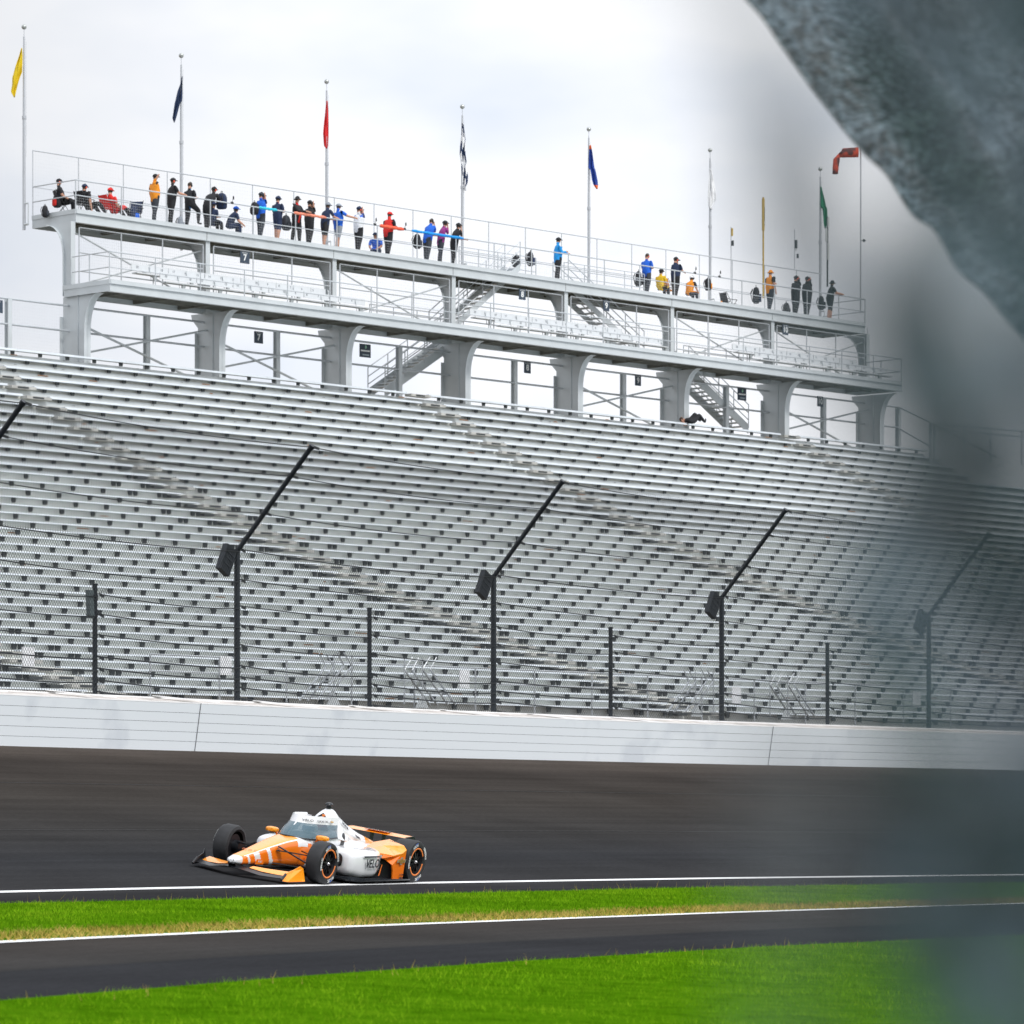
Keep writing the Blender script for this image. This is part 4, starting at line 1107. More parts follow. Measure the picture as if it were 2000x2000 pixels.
def pack(px, w, z, label, a="black", b="red", yaw=0., sc=1., name="backpack", group="bags on the upper deck", hang=False):
    s = s_at(px, w); fd = (SU * math.cos(yaw) - SN * math.sin(yaw)); M = Matrix((fd, UP.cross(fd), UP)).transposed().to_4x4(); M.translation = W(s, w, z + .1)
    t = empty(name, mat=M, label=label, cat="bag", group=group)
    mb = MB(); secs = []
    for z_, r_ in ((0, .7), (.04, .95), (.2, 1.0), (.36, .95), (.46, .7), (.50, .3)):
        secs.append([(math.copysign(abs(math.cos(q)) ** .6, math.cos(q)) * .11 * r_ * sc, math.copysign(abs(math.sin(q)) ** .6, math.sin(q)) * .17 * r_ * sc, z_ * sc) for q in np.linspace(0, 2 * math.pi, 17)[:-1]])
    mb.loft(secs); mb.build("bag_body", C[a], t, smooth=True, world=False)
    mb = MB(); secs = [[(math.copysign(abs(math.cos(q)) ** .6, math.cos(q)) * .045 * sc + .12 * sc, math.sin(q) * .12 * sc * r_, z_ * sc) for q in np.linspace(0, 2 * math.pi, 13)[:-1]] for z_, r_ in ((.05, .8), (.1, 1), (.24, 1), (.28, .7))]
    mb.loft(secs); mb.build("pocket", C[b], t, smooth=True, world=False)
    for sd2 in (1, -1):
        mb = MB(); mb.path([(-.11 * sc, sd2 * .08 * sc, .44 * sc), (-.17 * sc, sd2 * .09 * sc, .30 * sc), (-.11 * sc, sd2 * .08 * sc, .06 * sc)], .014 * sc, 6); mb.build("strap", C["rubber"], t, world=False)
    mb = MB(); mb.path([(0, -.03 * sc, .49 * sc), (0, -.02 * sc, .56 * sc), (0, .02 * sc, .56 * sc), (0, .03 * sc, .49 * sc)], .010 * sc, 6); mb.build("handle", C["rubber"], t, world=False)
    return t
def chair(px, w, z, label, col="black", yaw=0., sc=1.):
    s = s_at(px, w); fd = (SU * math.cos(yaw) - SN * math.sin(yaw)); M = Matrix((fd, UP.cross(fd), UP)).transposed().to_4x4(); M.translation = W(s, w, z + DF - DU)
    t = empty("folding_chair", mat=M, label=label, cat="folding chair", group="folding chairs on the upper deck")
    mb = MB(); mb.prism([(-.22, -.25, .42), (.24, -.25, .44), (.24, .25, .44), (-.22, .25, .42)], (0, 0, .012)); mb.build("seat", C[col], t, world=False)
    mb = MB(); mb.prism([(-.22, -.25, .44), (-.36, -.25, .92), (-.36, .25, .92), (-.22, .25, .44)], (-.012, 0, 0)); mb.build("backrest", C[col], t, world=False)
    for sd2 in (1, -1):
        for a, b in (((-.36, .26, .95), (.22, .26, 0)), ((.24, .26, .60), (-.24, .26, 0))):
            mb = MB(); mb.tube((a[0], a[1] * sd2, a[2]), (b[0], b[1] * sd2, b[2]), .012, 6); mb.build("leg", C["rubber"], t, world=False)
        mb = MB(); mb.prism([(-.30, sd2 * .26 - .03, .62), (.26, sd2 * .26 - .03, .60), (.26, sd2 * .26 + .03, .60), (-.30, sd2 * .26 + .03, .62)], (0, 0, .02)); mb.build("armrest", C["rubber"], t, world=False)
    return t
GP = "people on the upper deck"
Q = dict(group=GP)
person(121, 1.2, "person seated at the left end in black with cap, sunglasses and headset", GP, "black", "black", pose="sit", hat="cap", hatc="black", headset="orange", arms="lap", lean=-.25, yaw=.5)
chair(124, 1.25, DU, "black folding chair with a rucksack on its back at the deck's left end", yaw=.5)
pack(112, 1.3, DU + .30, "black and red rucksack hung on the leftmost folding chair", yaw=3.3, sc=1.1)
pack(88, 1.5, DU - .1, "dark rounded bag lying on the deck in its left corner", "black", "dk", sc=.9, yaw=1)
person(172, .9, "person reclining low in black shirt and dark cap, second from the left end", GP, "black", "black", pose="floor", hat="cap", hatc="navy", headset="orange", arms=("lap", "down"), lean=-.35, z=DU + .12)
chair(166, .85, DU, "low black chair under the second person from the left", yaw=0)
person(221, .9, "person in red shirt, red cap and black headset reclining near the left end", GP, "red", "black", pose="floor", hat="cap", hatc="red", headset="black", arms="lap", lean=-.30, z=DU + .12)
chair(214, .9, DU, "low dark red chair under the person in red near the left end", "red")
chair(262, .9, DU - .02, "empty blue folding chair left of the tall person in orange", "navy", yaw=2.6)
pack(262, .7, DU + .05, "navy rucksack leaning on the empty blue chair", "navy", "blue", yaw=1.2, sc=1.15)
person(302, .35, "tall person in orange shirt with black sleeves, black cap, hand at the ear", GP, "orange", "dk", sleeve="black", hat="cap", hatc="black", arms=("down", "ear"), h=1.86, yaw=.25, fat=1.08)
person(334, .30, "stout person all in black with cap and orange headset leaning on the rail", GP, "black", "black", hat="cap", hatc="black", headset="orange", arms="rail", fat=1.2, lean=.08, h=1.80, yaw=.35)
person(370, .5, "slim person in black polo with headset and light blue lanyard, one foot raised", GP, "black", "black", pose="step", headset="black", arms="phone", stripe="sky", h=1.78)
person(405, .45, "heavy person in black leaning forward beside a black and red rucksack", GP, "black", "black", hat="cap", hatc="black", headset="orange", arms="rail", lean=.55, fat=1.15, h=1.84)
pack(433, .2, DU + .95, "black, blue and red rucksack hung on the rail before the person leaning forward", "navy", "red", yaw=-.4, sc=1.25)
pack(352, .6, DU + .0, "grey rucksack standing on the deck behind the legs of the slim person", "grey", "grey", yaw=.6, sc=1.0)
person(413, .25, "person crouching low in navy with cap and arms folded, under the leaning person", GP, "navy", "black", pose="sit", hat="cap", hatc="navy", arms="cross", lean=.15, z=DU - .12, h=1.66)
person(446, .25, "person bent low in navy and striped cap, right of the hung rucksack", GP, "navy", "navy", pose="sit", hat="cap", hatc="blue", headset="black", arms="lap", lean=.55, z=DU - .14, h=1.72, yaw=.3)
person(509, .4, "person in bright blue looking through binoculars with a black rucksack on", GP, "blue", "dk", arms="face", bino=True, headset="black", hat="cap", hatc="dk", h=1.80)
pack(497, .35, DU + .95, "black rucksack on the back of the person in bright blue", "black", "black", yaw=3.14, sc=1.0)
person(542, .45, "person in navy shirt with red and white panel, navy cap and shorts", GP, "navy", "navy", shorts=True, hat="cap", hatc="navy", headset="black", arms="phone", stripe="red", h=1.76)
person(579, .35, "person in black jacket and bucket hat, both hands on the salmon foam", GP, "black", "black", hat="bucket", hatc="black", arms="rail", long=True, h=1.86, yaw=1.2, stripe="red")
person(604, .6, "person in black with grey sleeves looking through binoculars beside the bucket hat", GP, "black", "black", sleeve="black", hat="cap", hatc="black", headset="black", arms="face", bino=True, h=1.82)
pack(559, .5, DU + .55, "dark grey rucksack hanging left of the person with the bucket hat", "dk", "dk", yaw=1.3, sc=1.2)
pack(562, .9, DU - .05, "small red bag on the deck behind the fourth rail post", "red", "red", yaw=.3, sc=.6)
person(634, .25, "person in navy shirt and shorts with grey cap leaning on the salmon foam", GP, "navy", "black", shorts=True, hat="cap", hatc="grey", headset="black", arms="rail", lean=.22, fat=1.08, h=1.78, yaw=.2)
person(660, .30, "stout person in bright blue tee and grey shorts, arm along the rail", GP, "blue", "grey", shorts=True, hat="cap", hatc="grey", arms=("down", "far"), fat=1.22, h=1.80, yaw=.3, stripe="blue")
person(700, .4, "person in white and blue shirt looking through binoculars, dark trousers", GP, "white", "black", sleeve="blue", stripe="blue", arms="face", bino=True, headset="orange", hat="cap", hatc="navy", h=1.84)
person(758, .3, "person in red vest and red cap looking down at something on the rail", GP, "red", "black", sleeve="black", hat="cap", hatc="red", arms="phone", h=1.80, long=True, fat=1.05, lean=.1)
person(737, .5, "person in blue crouching with the back turned, left of the person in red", GP, "blue", "navy", skin=SKIN2, pose="sit", hat="cap", hatc="navy", arms="lap", lean=.6, z=DU - .22, h=1.6, yaw=2.6)
pack(815, .3, DU + .55, "black rucksack with a thin aerial hung at the left end of the blue foam", "black", "dk", yaw=1.1, sc=1.2)
person(834, .35, "person in blue polo with headset leaning on the blue foam, chin in hand", GP, "blue", "dk", headset="black", arms=("rail", "chin"), lean=.38, h=1.84)
person(860, .30, "person in purple shirt and black cap leaning on the blue foam", GP, "purple", "dk", hat="cap", hatc="black", headset="black", arms=("rail", "chin"), lean=.30, h=1.80, yaw=.4)
person(886, .30, "person in black leaning at the right end of the blue foam", GP, "black", "black", hat="cap", hatc="black", headset="black", arms=("rail", "chin"), lean=.34, h=1.80, yaw=.25)
pack(1008, .7, DU + .45, "narrow black bag hung behind the stair handrails, left one", "black", "dk", yaw=1.4, sc=1.1)
pack(1036, .7, DU + .60, "black and blue rucksack hung behind the stair handrails, right one", "black", "navy", yaw=1.0, sc=1.2)
person(1089, .6, "person in sky blue jacket standing alone, one arm along the rail", GP, "sky", "black", hat="cap", hatc="black", headset="black", arms=("far", "phone"), long=True, h=1.88, yaw=.5, fat=1.1)
person(1263, .7, "person in blue shirt with red headset and no cap, hands forward on the rail", GP, "blue", "dk", headset="orange", arms="phone", stripe="red", h=1.80)
pack(1247, .9, DU + .45, "black garment bag on a wire hanger behind the person in blue", "black", "black", yaw=.8, sc=1.3)
person(1289, .5, "person in yellow shirt and dark cap sitting low", GP, "yellow", "dk", pose="sit", hat="cap", hatc="black", arms="lap", lean=.1, z=DU - .05, h=1.66)
person(1319, .5, "person in navy holding binoculars, between the yellow and the orange shirts", GP, "navy", "black", hat="cap", hatc="black", headset="orange", arms=("face", "rail"), bino=True, h=1.80)
chair(1310, .9, DU, "orange folding chair between the yellow shirt and the orange-black shirt", "orange", yaw=.2)
person(1345, .5, "person in orange and black shirt with white cap sitting low and leaning forward", GP, "orange", "dk", sleeve="black", pose="sit", hat="cap", hatc="white", headset="black", arms="lap", lean=.35, z=DU - .10, h=1.66)
pack(1383, .1, DU + .55, "black and orange rucksack hung on the rail right of the seated people", "black", "orange", yaw=.6, sc=1.1)
chair(1424, .8, DU - .25, "black folding chair tipped back with an orange cloth over it", "black", yaw=.2)
pack(1409, .9, DU + .05, "orange cloth bag on the tipped black chair", "orange", "orange", yaw=1, sc=.55)
pack(1477, .4, DU + .35, "pair of dark jackets hung on the rail left of the yellow pole", "black", "navy", yaw=.9, sc=1.45)
person(1504, .35, "person in orange shirt with black sleeves and orange bucket hat walking right", GP, "orange", "dk", sleeve="black", hat="bucket", hatc="orange", arms=("phone", "down"), h=1.86, yaw=.2)
pack(1536, .3, DU + .0, "black rucksack standing on the deck right of the orange bucket hat", "black", "black", yaw=.4, sc=1.1)
person(1554, .5, "person in black holding binoculars, left one of the pair near the right end", GP, "black", "black", hat="cap", hatc="black", headset="orange", arms="face", bino=True, h=1.80, long=True)
person(1576, .5, "person in black holding binoculars, right one of the pair near the right end", GP, "black", "black", hat="cap", hatc="black", headset="orange", arms="face", bino=True, h=1.84, long=True, fat=1.06)
pack(1604, .7, DU + .55, "black rucksack hung on the green flag's pole", "black", "black", yaw=.9, sc=1.25)
mb = MB(); s = s_at(1597, .9); wbox(mb, s - .3, s + .3, .7, 1.1, DU, DU + .34); o = mb.build("equipment_box", mat("grey plastic crate", (.45, .47, .48), .6))
tag(o, "pale grey equipment box on the deck behind the pair with binoculars", "box"); o.modifiers.new("b", 'BEVEL').width = .02
person(1621, .3, "person in black bucket hat and shorts at the right end of the deck", GP, "black", "black", shorts=True, hat="bucket", hatc="black", arms="rail", lean=.12, h=1.80, yaw=.6, fat=1.1)
# the person lying on the top row, head to the left, knees up
sL, wL = s_at(1352, -1.2), -1.22; zL_ = rows[0][1]
ML = Matrix((UP, SN, SU * -1)).transposed().to_4x4() ; ML.translation = W(sL + .9, wL, zL_ + .13)
person(1352, 0, "person in black lying on the top bench row, hands behind head, knee raised", "", "black", "black", pose="lie", arms="back", h=1.72, mtx=ML, hat=None)
bpy.data.objects[[o.name for o in bpy.data.objects if o.name.startswith("person")][-1]].pop("group", None)
# foam wraps and clamps on the front rail
def foam(px0, px1, m, label, r=.055, dz=0.):
    s0, s1 = s_at(px0, -.06), s_at(px1, -.06); mb = MB(); n = 14
    pts = [W(s0 + (s1 - s0) * i / n, -.06, DU + 1.28 + dz + .008 * math.sin(i * 2.1)) for i in range(n + 1)]
    secs = []
    for i, p in enumerate(pts):
        rr = r * (1 + .12 * math.sin(i * 1.7)) * (.7 if i in (0, n) else 1)
        secs.append([p + (SN * math.cos(a) + UP * math.sin(a)) * rr for a in np.linspace(0, 2 * math.pi, 11)[:-1]])
    mb.loft(secs); tag(mb.build("foam_wrap", m, smooth=True), label, "foam wrap", "foam wraps on the front rail of the upper deck")
foam(506, 541, C["cyan"], "cyan foam wrapped on the rail before the person in bright blue")
foam(574, 637, C["salmon"], "salmon foam tube wrapped on the rail under the hands of the bucket-hat person")
foam(742, 788, C["foamr"], "red and white foam wrapped on the rail before the person in red", .07)
foam(804, 905, C["foamb"], "long blue foam tube wrapped on the rail under three leaning people")
def clamp(px, label):
    c = W(s_at(px, -.06), -.06, DU + 1.30); t = empty("device_clamp", tuple(c), label=label, cat="clamp", group="small device clamps on the front rail")
    mb = MB(); mb.obox(c, SU * .05, SN * .04, UP * .04); mb.build("clamp_body", C["rubber"], t)
    mb = MB(); mb.tube(c, c + UP * .14 + SU * .05, .010, 5); mb.tube(c + UP * .14 + SU * .05, c + UP * .30 + SU * .09, .008, 5); mb.obox(c + UP * .2 + SU * .08, SU * .03, SN * .01, UP * .06); mb.build("arm", C["rubber"], t)
clamp(453, "small black device clamp on the rail above the person bent low in navy")
clamp(732, "small black device clamp on the rail left of the person in red")
clamp(790, "small black device clamp on the rail right of the person in red")
clamp(1357, "small black device clamp on the rail above the seated person in orange")
clamp(1405, "small black device clamp on the rail right of the hung orange-black rucksack")

# ------------------------------------------------------------ the race car (x forward, y driver's left, z up; origin under the front axle)
_hh = Vector((-.43, -.903, 0)).normalized(); _bk = math.radians(9.4)
_ll = Vector((-_hh.y, _hh.x, 0)) * math.cos(_bk) + Vector((0, 0, -math.sin(_bk))); _uu = _hh.cross(_ll)
CM = Matrix((_hh, _ll, _uu)).transposed().to_4x4()
CM.translation = Vector(((638 - 1000) / F * 63.2, 63.2, HC - (1729 - HY) / F * 63.2)) - _ll * .965
car = empty("race_car", mat=CM, label="open-wheel race car in white and orange straddling the white track line", cat="race car")
c_org = mat("orange car paint", (1.0, .34, .010), .25, noise=False, coat=.6); c_org2 = mat("deep orange car paint", (.95, .20, .006), .25, noise=False, coat=.6)
c_wht = mat("white car paint", (.80, .81, .84), .22, noise=False, coat=.7); c_blk = mat("car carbon fibre", (.012, .014, .018), .35, noise=(40, .3))
c_tyre = mat("tyre rubber", (.018, .019, .022), .65, noise=(8, .3)); c_mark = mat("tyre marking white", (.62, .64, .64), .7, noise=False)
c_ring = mat("orange rim band", (.90, .25, .05), .5, noise=False); c_rim = mat("black alloy rim", (.02, .02, .024), .35, .4); c_hub = mat("polished hub", (.6, .6, .62), .2, .9)
c_gold = mat("gold badge", (.62, .36, .10), .3, .6, noise=False); c_silv = mat("silver badge rim", (.60, .60, .60), .3, .7, noise=False)
c_ink = mat("black car lettering", (.02, .022, .03), .5, noise=False); c_blue = mat("blue tyre patch", (.02, .08, .35), .5, noise=False)
def B(mb, name, m, par=None, smooth=True, auto=35): return mb.build(name, m, par or car, world=False, auto=auto if smooth else None)
def ring(x, yc, zc, hw, hh, n=20, p=2.6, zb=None):
    """superellipse cross-section in the y-z plane"""
    out = []
    for i in range(n):
        a = 2 * math.pi * i / n; c, s_ = math.cos(a), math.sin(a)
        out.append((x, yc + math.copysign(abs(c) ** (2 / p), c) * hw, zc + math.copysign(abs(s_) ** (2 / p), s_) * hh))
    return out
def wheel(x, y, side, r, wd, front):
    w_ = empty("wheel", parentless := (0, 0, 0)); w_.parent = car
    c = Vector((x, y, r)); O_ = V(0, side, 0)
    def rg(rr, off, n=40): return [tuple(c + O_ * off + V(math.cos(a) * rr, 0, math.sin(a) * rr)) for a in np.linspace(0, 2 * math.pi, n + 1)[:-1]]
    mb = MB(); h_ = wd / 2
    prof = [(.235, -h_ + .02), (r - .06, -h_), (r - .015, -h_ + .018), (r, -h_ + .06), (r, h_ - .06), (r - .015, h_ - .018), (r - .06, h_), (.245, h_ - .005), (.225, h_ - .03)]
    mb.loft([rg(a, b) for a, b in prof], 0, True, False); t_ = B(mb, "tyre", c_tyre, w_)
    mb = MB(); mb.loft([rg(.226, h_ - .028), rg(.21, h_ - .02), rg(.19, h_ - .10), rg(.06, h_ - .13), rg(.055, h_ - .06), rg(.001, h_ - .055)], 0, True, False)
    for k in range(10):
        a = k * math.pi / 5 + .2; d = V(math.cos(a), 0, math.sin(a)); q = V(-math.sin(a), 0, math.cos(a))
        p0, p1 = c + O_ * (h_ - .05) + d * .05, c + O_ * (h_ - .07) + d * .20
        mb.obox((p0 + p1) / 2, (p1 - p0) / 2, q * .012, O_ * .015)
    mb.loft([rg(.19, -h_ + .05), rg(.001, -h_ + .05)], 0, True, False)
    B(mb, "rim", c_rim, w_)
    mb = MB()
    for a0, a1 in ((.25, 2.75), (3.3, 5.9)):
        n = 24; vs0 = []; vs1 = []
        for i in range(n + 1):
            a = a0 + (a1 - a0) * i / n; d = V(math.cos(a), 0, math.sin(a))
            vs0.append(tuple(c + O_ * (h_ - .012) + d * .203)); vs1.append(tuple(c + O_ * (h_ - .010) + d * .228))
        mb.loft([vs0, vs1], 0, False, False)
    o = B(mb, "rim_band", c_ring, w_); o.modifiers.new("s", 'SOLIDIFY').thickness = .006
    mb = MB(); mb.ellipsoid(tuple(c + O_ * (h_ - .045)), (.03, .045, .03), 10, 6); B(mb, "hub_nut", c_hub, w_)
    mb = MB(); rr = r - .045
    for a0, word in ((math.pi * .28, "FIRESTONE"), (math.pi * 1.10, "FIREHAWK"), (-math.pi * .28, "FIREHAWK"), (math.pi * .73, "INDYCAR")):
        for i, ch in enumerate(word):
            a = a0 - i * .085; d = V(math.cos(a) * side * -1, 0, math.sin(a)) if side < 0 else V(-math.cos(a), 0, math.sin(a))
            tx = d.cross(O_).normalized() if True else None
            M = Matrix((tx, d, tx.cross(d))).transposed().to_4x4()
            if M.to_3x3().determinant() < 0 or (tx.cross(d)).dot(O_) < 0: M = Matrix((-tx, d, (-tx).cross(d))).transposed().to_4x4()
            M.translation = c + O_ * (h_ + .001) + d * (rr - .02)
            text("m", ch, .060, M, c_mark, None, into=mb, bold=.003, extrude=.001)
    B(mb, "sidewall_lettering", c_mark, t_, smooth=False)
    if side > 0:
        mb = MB(); 
        for a in (1.25, 4.3):
            d = V(math.cos(a), 0, math.sin(a)); q = V(-math.sin(a), 0, math.cos(a)); mb.obox(c + O_ * h_ * 1.0 + d * (r - .05), q * .045, d * .018, O_ * .002)
        B(mb, "sidewall_patch", c_blue, t_, smooth=False)
for x, y, sd2, r, wd, fr_ in ((0, .83, 1, .33, .27, 1), (0, -.83, -1, .33, .27, 1), (-2.96, .80, 1, .345, .36, 0), (-2.96, -.80, -1, .345, .36, 0)): wheel(x, y, sd2, r, wd, fr_)

# monocoque with nose: white below and behind, orange above; the paint split follows the faces
def body_loft(name, secs, matf, mats_, n=24, p=2.6, par=None):
    mb = MB(); rs = [ring(*s[:5], n=n, p=(s[5] if len(s) > 5 else p)) for s in secs]
    for k in range(len(rs) - 1):
        for i in range(n):
            j = (i + 1) % n; q = [rs[k][i], rs[k][j], rs[k + 1][j], rs[k + 1][i]]
            c = sum((Vector(v) for v in q), Vector()) / 4
            mb.add(q, [(0, 1, 2, 3)], matf(c, i / n * 2 * math.pi))
    mb.add(rs[0], [tuple(range(n - 1, -1, -1))], matf(Vector(rs[0][0]), 0)); mb.add(rs[-1], [tuple(range(n))], matf(Vector(rs[-1][0]), 0))
    o = mb.build(name, mats_, par or car, world=False)
    import bmesh
    bm = bmesh.new(); bm.from_mesh(o.data); bmesh.ops.remove_doubles(bm, verts=bm.verts, dist=.0004); bmesh.ops.recalc_face_normals(bm, faces=bm.faces)
    bm.to_mesh(o.data); bm.free()
    o.data.polygons.foreach_set("use_smooth", [True] * len(o.data.polygons)); o.data.set_sharp_from_angle(angle=math.radians(38))
    return o
def interp_secs(keys, n):
    xs = [k[0] for k in keys]; out = []
    for x in np.linspace(xs[0], xs[-1], n):
        out.append(tuple([float(x)] + [float(np.interp(-x, [-v for v in xs], [k[i] for k in keys])) for i in range(1, len(keys[0]))]))
    return out
nose = [(1.66, 0, .235, .03, .02, 2.2), (1.62, 0, .24, .085, .05, 2.4), (1.45, 0, .255, .12, .075, 3.2), (1.1, 0, .29, .145, .115, 3.6), (.7, 0, .335, .18, .165, 4), (.3, 0, .375, .225, .215, 4),
        (-.05, 0, .40, .27, .25, 4), (-.35, 0, .385, .31, .26, 4), (-.9, 0, .37, .34, .28, 4), (-1.5, 0, .37, .34, .28, 4), (-2.4, 0, .33, .26, .22, 3.5), (-3.0, 0, .33, .18, .16, 3)]
def nose_m(c, a):
    top = math.sin(a) > .80
    if c.x > 1.50: return 1
    if top: return 0 if c.x > -.02 else 1
    if math.sin(a) > .70 and c.x < 1.42: return 1
    if c.x > .05:      # striped flank: orange with white diagonal bars
        v = (c.x - (c.z - .25) * .55)
        for b0, b1 in ((1.28, 1.34), (.98, 1.14), (.66, .76)):
            if b0 < v < b1: return 1
        return 2
    if c.x > -.22: return 2 if c.z < .50 else 1
    if c.x > -.5 and .30 < c.z < .56: return 2
    return 1
body_loft("monocoque", interp_secs(nose, 220), nose_m, [c_org, c_wht, c_org2], n=72)
mb = MB(); mb.ellipsoid((1.645, .03, .245), (.012, .02, .014), 8, 6); B(mb, "nose_camera", c_blk)
# engine cover with roll hoop
def hoop_m(c, a): return 0 if (c.x < -2.45 and c.z > .3) else 1
eng = [(-1.02, 0, .72, .20, .10, 2.6), (-1.10, 0, .76, .20, .24, 2.2), (-1.22, 0, .78, .19, .30, 2.0), (-1.34, 0, .78, .18, .30, 2.0), (-1.5, 0, .73, .17, .26, 2.0), (-1.8, 0, .65, .16, .21, 2.0), (-2.3, 0, .55, .13, .15, 2.0), (-2.8, 0, .48, .08, .10, 2.0), (-3.12, 0, .43, .03, .06, 2.0)]
body_loft("engine_cover", interp_secs(eng, 40), hoop_m, [c_org, c_wht], n=28)
mb = MB(); mb.prism([(-1.035, -.085, .80), (-1.035, .085, .80), (-1.07, .075, .95), (-1.10, 0, 1.01), (-1.07, -.075, .95)], (-.06, 0, 0)); B(mb, "intake", c_blk, smooth=False)
mb = MB(); mb.tube((-1.02, .04, .80), (-1.06, .035, .93), .014, 6); mb.build("intake_trim", c_ring, car, world=False)
# cockpit shoulders and headrest
def wm(c, a): return 0
body_loft("cockpit_surround", interp_secs([(-.30, 0, .56, .30, .08, 3), (-.7, 0, .60, .34, .12, 3), (-1.1, 0, .62, .36, .16, 3), (-1.5, 0, .58, .30, .16, 3), (-1.8, 0, .52, .22, .14, 3)], 16), wm, [c_wht], n=24)
# side pods
for sd2 in (1, -1):
    pod = [(-.78, sd2 * .44, .33, .10, .15, 3), (-.90, sd2 * .50, .32, .22, .21, 3.4), (-1.2, sd2 * .51, .31, .27, .235, 4), (-1.7, sd2 * .49, .30, .27, .225, 4), (-2.0, sd2 * .42, .32, .24, .20, 3.5), (-2.3, sd2 * .30, .34, .18, .16, 3), (-2.6, sd2 * .2, .34, .12, .13, 3)]
    body_loft("side_pod", interp_secs(pod, 26), wm, [c_wht], n=28)
    mb = MB(); mb.loft([ring(-.80, sd2 * .47, .34, .14, .12, 16, 3), ring(-.772, sd2 * .46, .34, .10, .10, 16, 3)]); B(mb, "radiator_inlet", c_blk)
    # dark intake scoop and panel behind the driver's shoulder
    mb = MB(); mb.loft([[(-1.16 - .01 * i, sd2 * (.30 + .05 * math.cos(a)), .62 + .13 * math.sin(a)) for a in np.linspace(0, 2 * math.pi, 13)[:-1]] for i in (0, 14)]); B(mb, "shoulder_duct", c_blk)
    # orange rear wheel ramp: inner low ridge rising outwards, with a cut-out flank
    T_ = [(-1.92, sd2 * .28, .43), (-2.02, sd2 * .60, .47), (-2.18, sd2 * .78, .46), (-2.46, sd2 * .80, .50), (-2.58, sd2 * .80, .56), (-2.62, sd2 * .72, .62), (-2.64, sd2 * .45, .66), (-2.50, sd2 * .26, .58)]
    mb = MB(); ctr = (-2.3, sd2 * .52, .57)
    for i in range(len(T_)): mb.add([T_[i], T_[(i + 1) % len(T_)], ctr], [(0, 1, 2)])
    o = mb.build("wheel_ramp", c_org, car, world=False); o.modifiers.new("s", 'SOLIDIFY').thickness = .03
    fl = [(-1.98, .40), (-2.10, .37), (-2.17, .30), (-2.22, .20), (-2.25, .06), (-2.60, .06), (-2.60, .52), (-2.46, .49), (-2.18, .45), (-2.02, .46)]
    mb = MB(); mb.prism([(x, sd2 * (.79 if x < -2.1 else .70), z) for x, z in fl], (0, -sd2 * .02, 0)); B(mb, "ramp_flank", c_org2, smooth=False)
    mb = MB(); mb.prism([(-2.40, sd2 * .74, .06), (-2.40, sd2 * .74, .30), (-2.15, sd2 * .66, .38), (-1.95, sd2 * .5, .38), (-1.95, sd2 * .5, .06)], (0, -sd2 * .03, 0)); B(mb, "inner_panel", c_blk, smooth=False)
    for q in range(5):
        mb = MB(); mb.tube((-1.85 - q * .06, sd2 * (.50 + .03 * (q % 2)), .10 + q * .05), (-2.15, sd2 * .60, .14 + q * .045), .014, 6); B(mb, "exhaust_pipe", c_hub if q % 2 else c_blk)
    # mirrors
    mb = MB(); mb.loft([ring(x, sd2 * .46, .745 + dz, w_ * .5, h_ * .5, 14, 3) for x, dz, w_, h_ in ((-.30, 0, .12, .05), (-.33, 0, .21, .085), (-.39, 0, .22, .09), (-.41, 0, .19, .07))]); mr_o = B(mb, "mirror", c_org)
    mb = MB(); mb.tube((-.36, sd2 * .40, .71), (-.38, sd2 * .34, .62), .022, 6); B(mb, "stalk", c_org2, mr_o)
    # suspension arms
    for p0, p1, r_ in (((.02, .70, .40), (.34, .20, .42), .014), ((.02, .70, .40), (-.28, .30, .42), .014), ((.02, .70, .20), (.36, .17, .22), .014), ((.02, .70, .20), (-.25, .28, .20), .014), ((.05, .70, .24), (.30, .20, .48), .016),
                       ((-3.0, .66, .42), (-2.6, .20, .40), .014), ((-3.0, .66, .24), (-2.6, .2, .22), .014), ((-3.0, .66, .30), (-3.3, .15, .28), .014)):
        mb = MB(); a_, b_ = V(p0[0], sd2 * p0[1], p0[2]), V(p1[0], sd2 * p1[1], p1[2]); mb.flatbar(a_, b_, V(1, 0, .1), .018, .05); B(mb, "suspension_arm", c_blk, smooth=False)
    mb = MB(); mb.tube((0, sd2 * .62, .33), (0, sd2 * .76, .33), .10, 12); B(mb, "upright", c_blk); mb = MB(); mb.tube((-3, sd2 * .56, .34), (-3, sd2 * .7, .34), .10, 12); B(mb, "upright", c_blk)
# floor
mb = MB(); fl = [(-.62, .30), (-.78, .72), (-1.0, .86), (-2.75, .84), (-2.8, .5), (-3.3, .45)]
mb.prism([(x, y, .045) for x, y in fl] + [(x, -y, .045) for x, y in fl[::-1]], (0, 0, .025)); B(mb, "underfloor", c_blk, smooth=False)
for sd2 in (1, -1):
    mb = MB(); mb.loft([[(x, sd2 * y, z), (x, sd2 * (y + .02), z), (x, sd2 * (y + .03), z + h_), (x, sd2 * (y + .015), z + h_)] for x, y, z, h_ in ((-.70, .55, .06, .03), (-.85, .76, .06, .06), (-1.1, .85, .06, .045), (-1.9, .85, .06, .03), (-2.72, .84, .06, .02))])
    B(mb, "floor_edge", mat("glossy black edge", (.03, .035, .042), .18), smooth=False)
mb = MB(); mb.prism([(.55, -.16, .10), (.55, .16, .10), (-.6, .24, .06), (-.6, -.24, .06)], (0, 0, .03)); B(mb, "plank", c_blk, smooth=False)
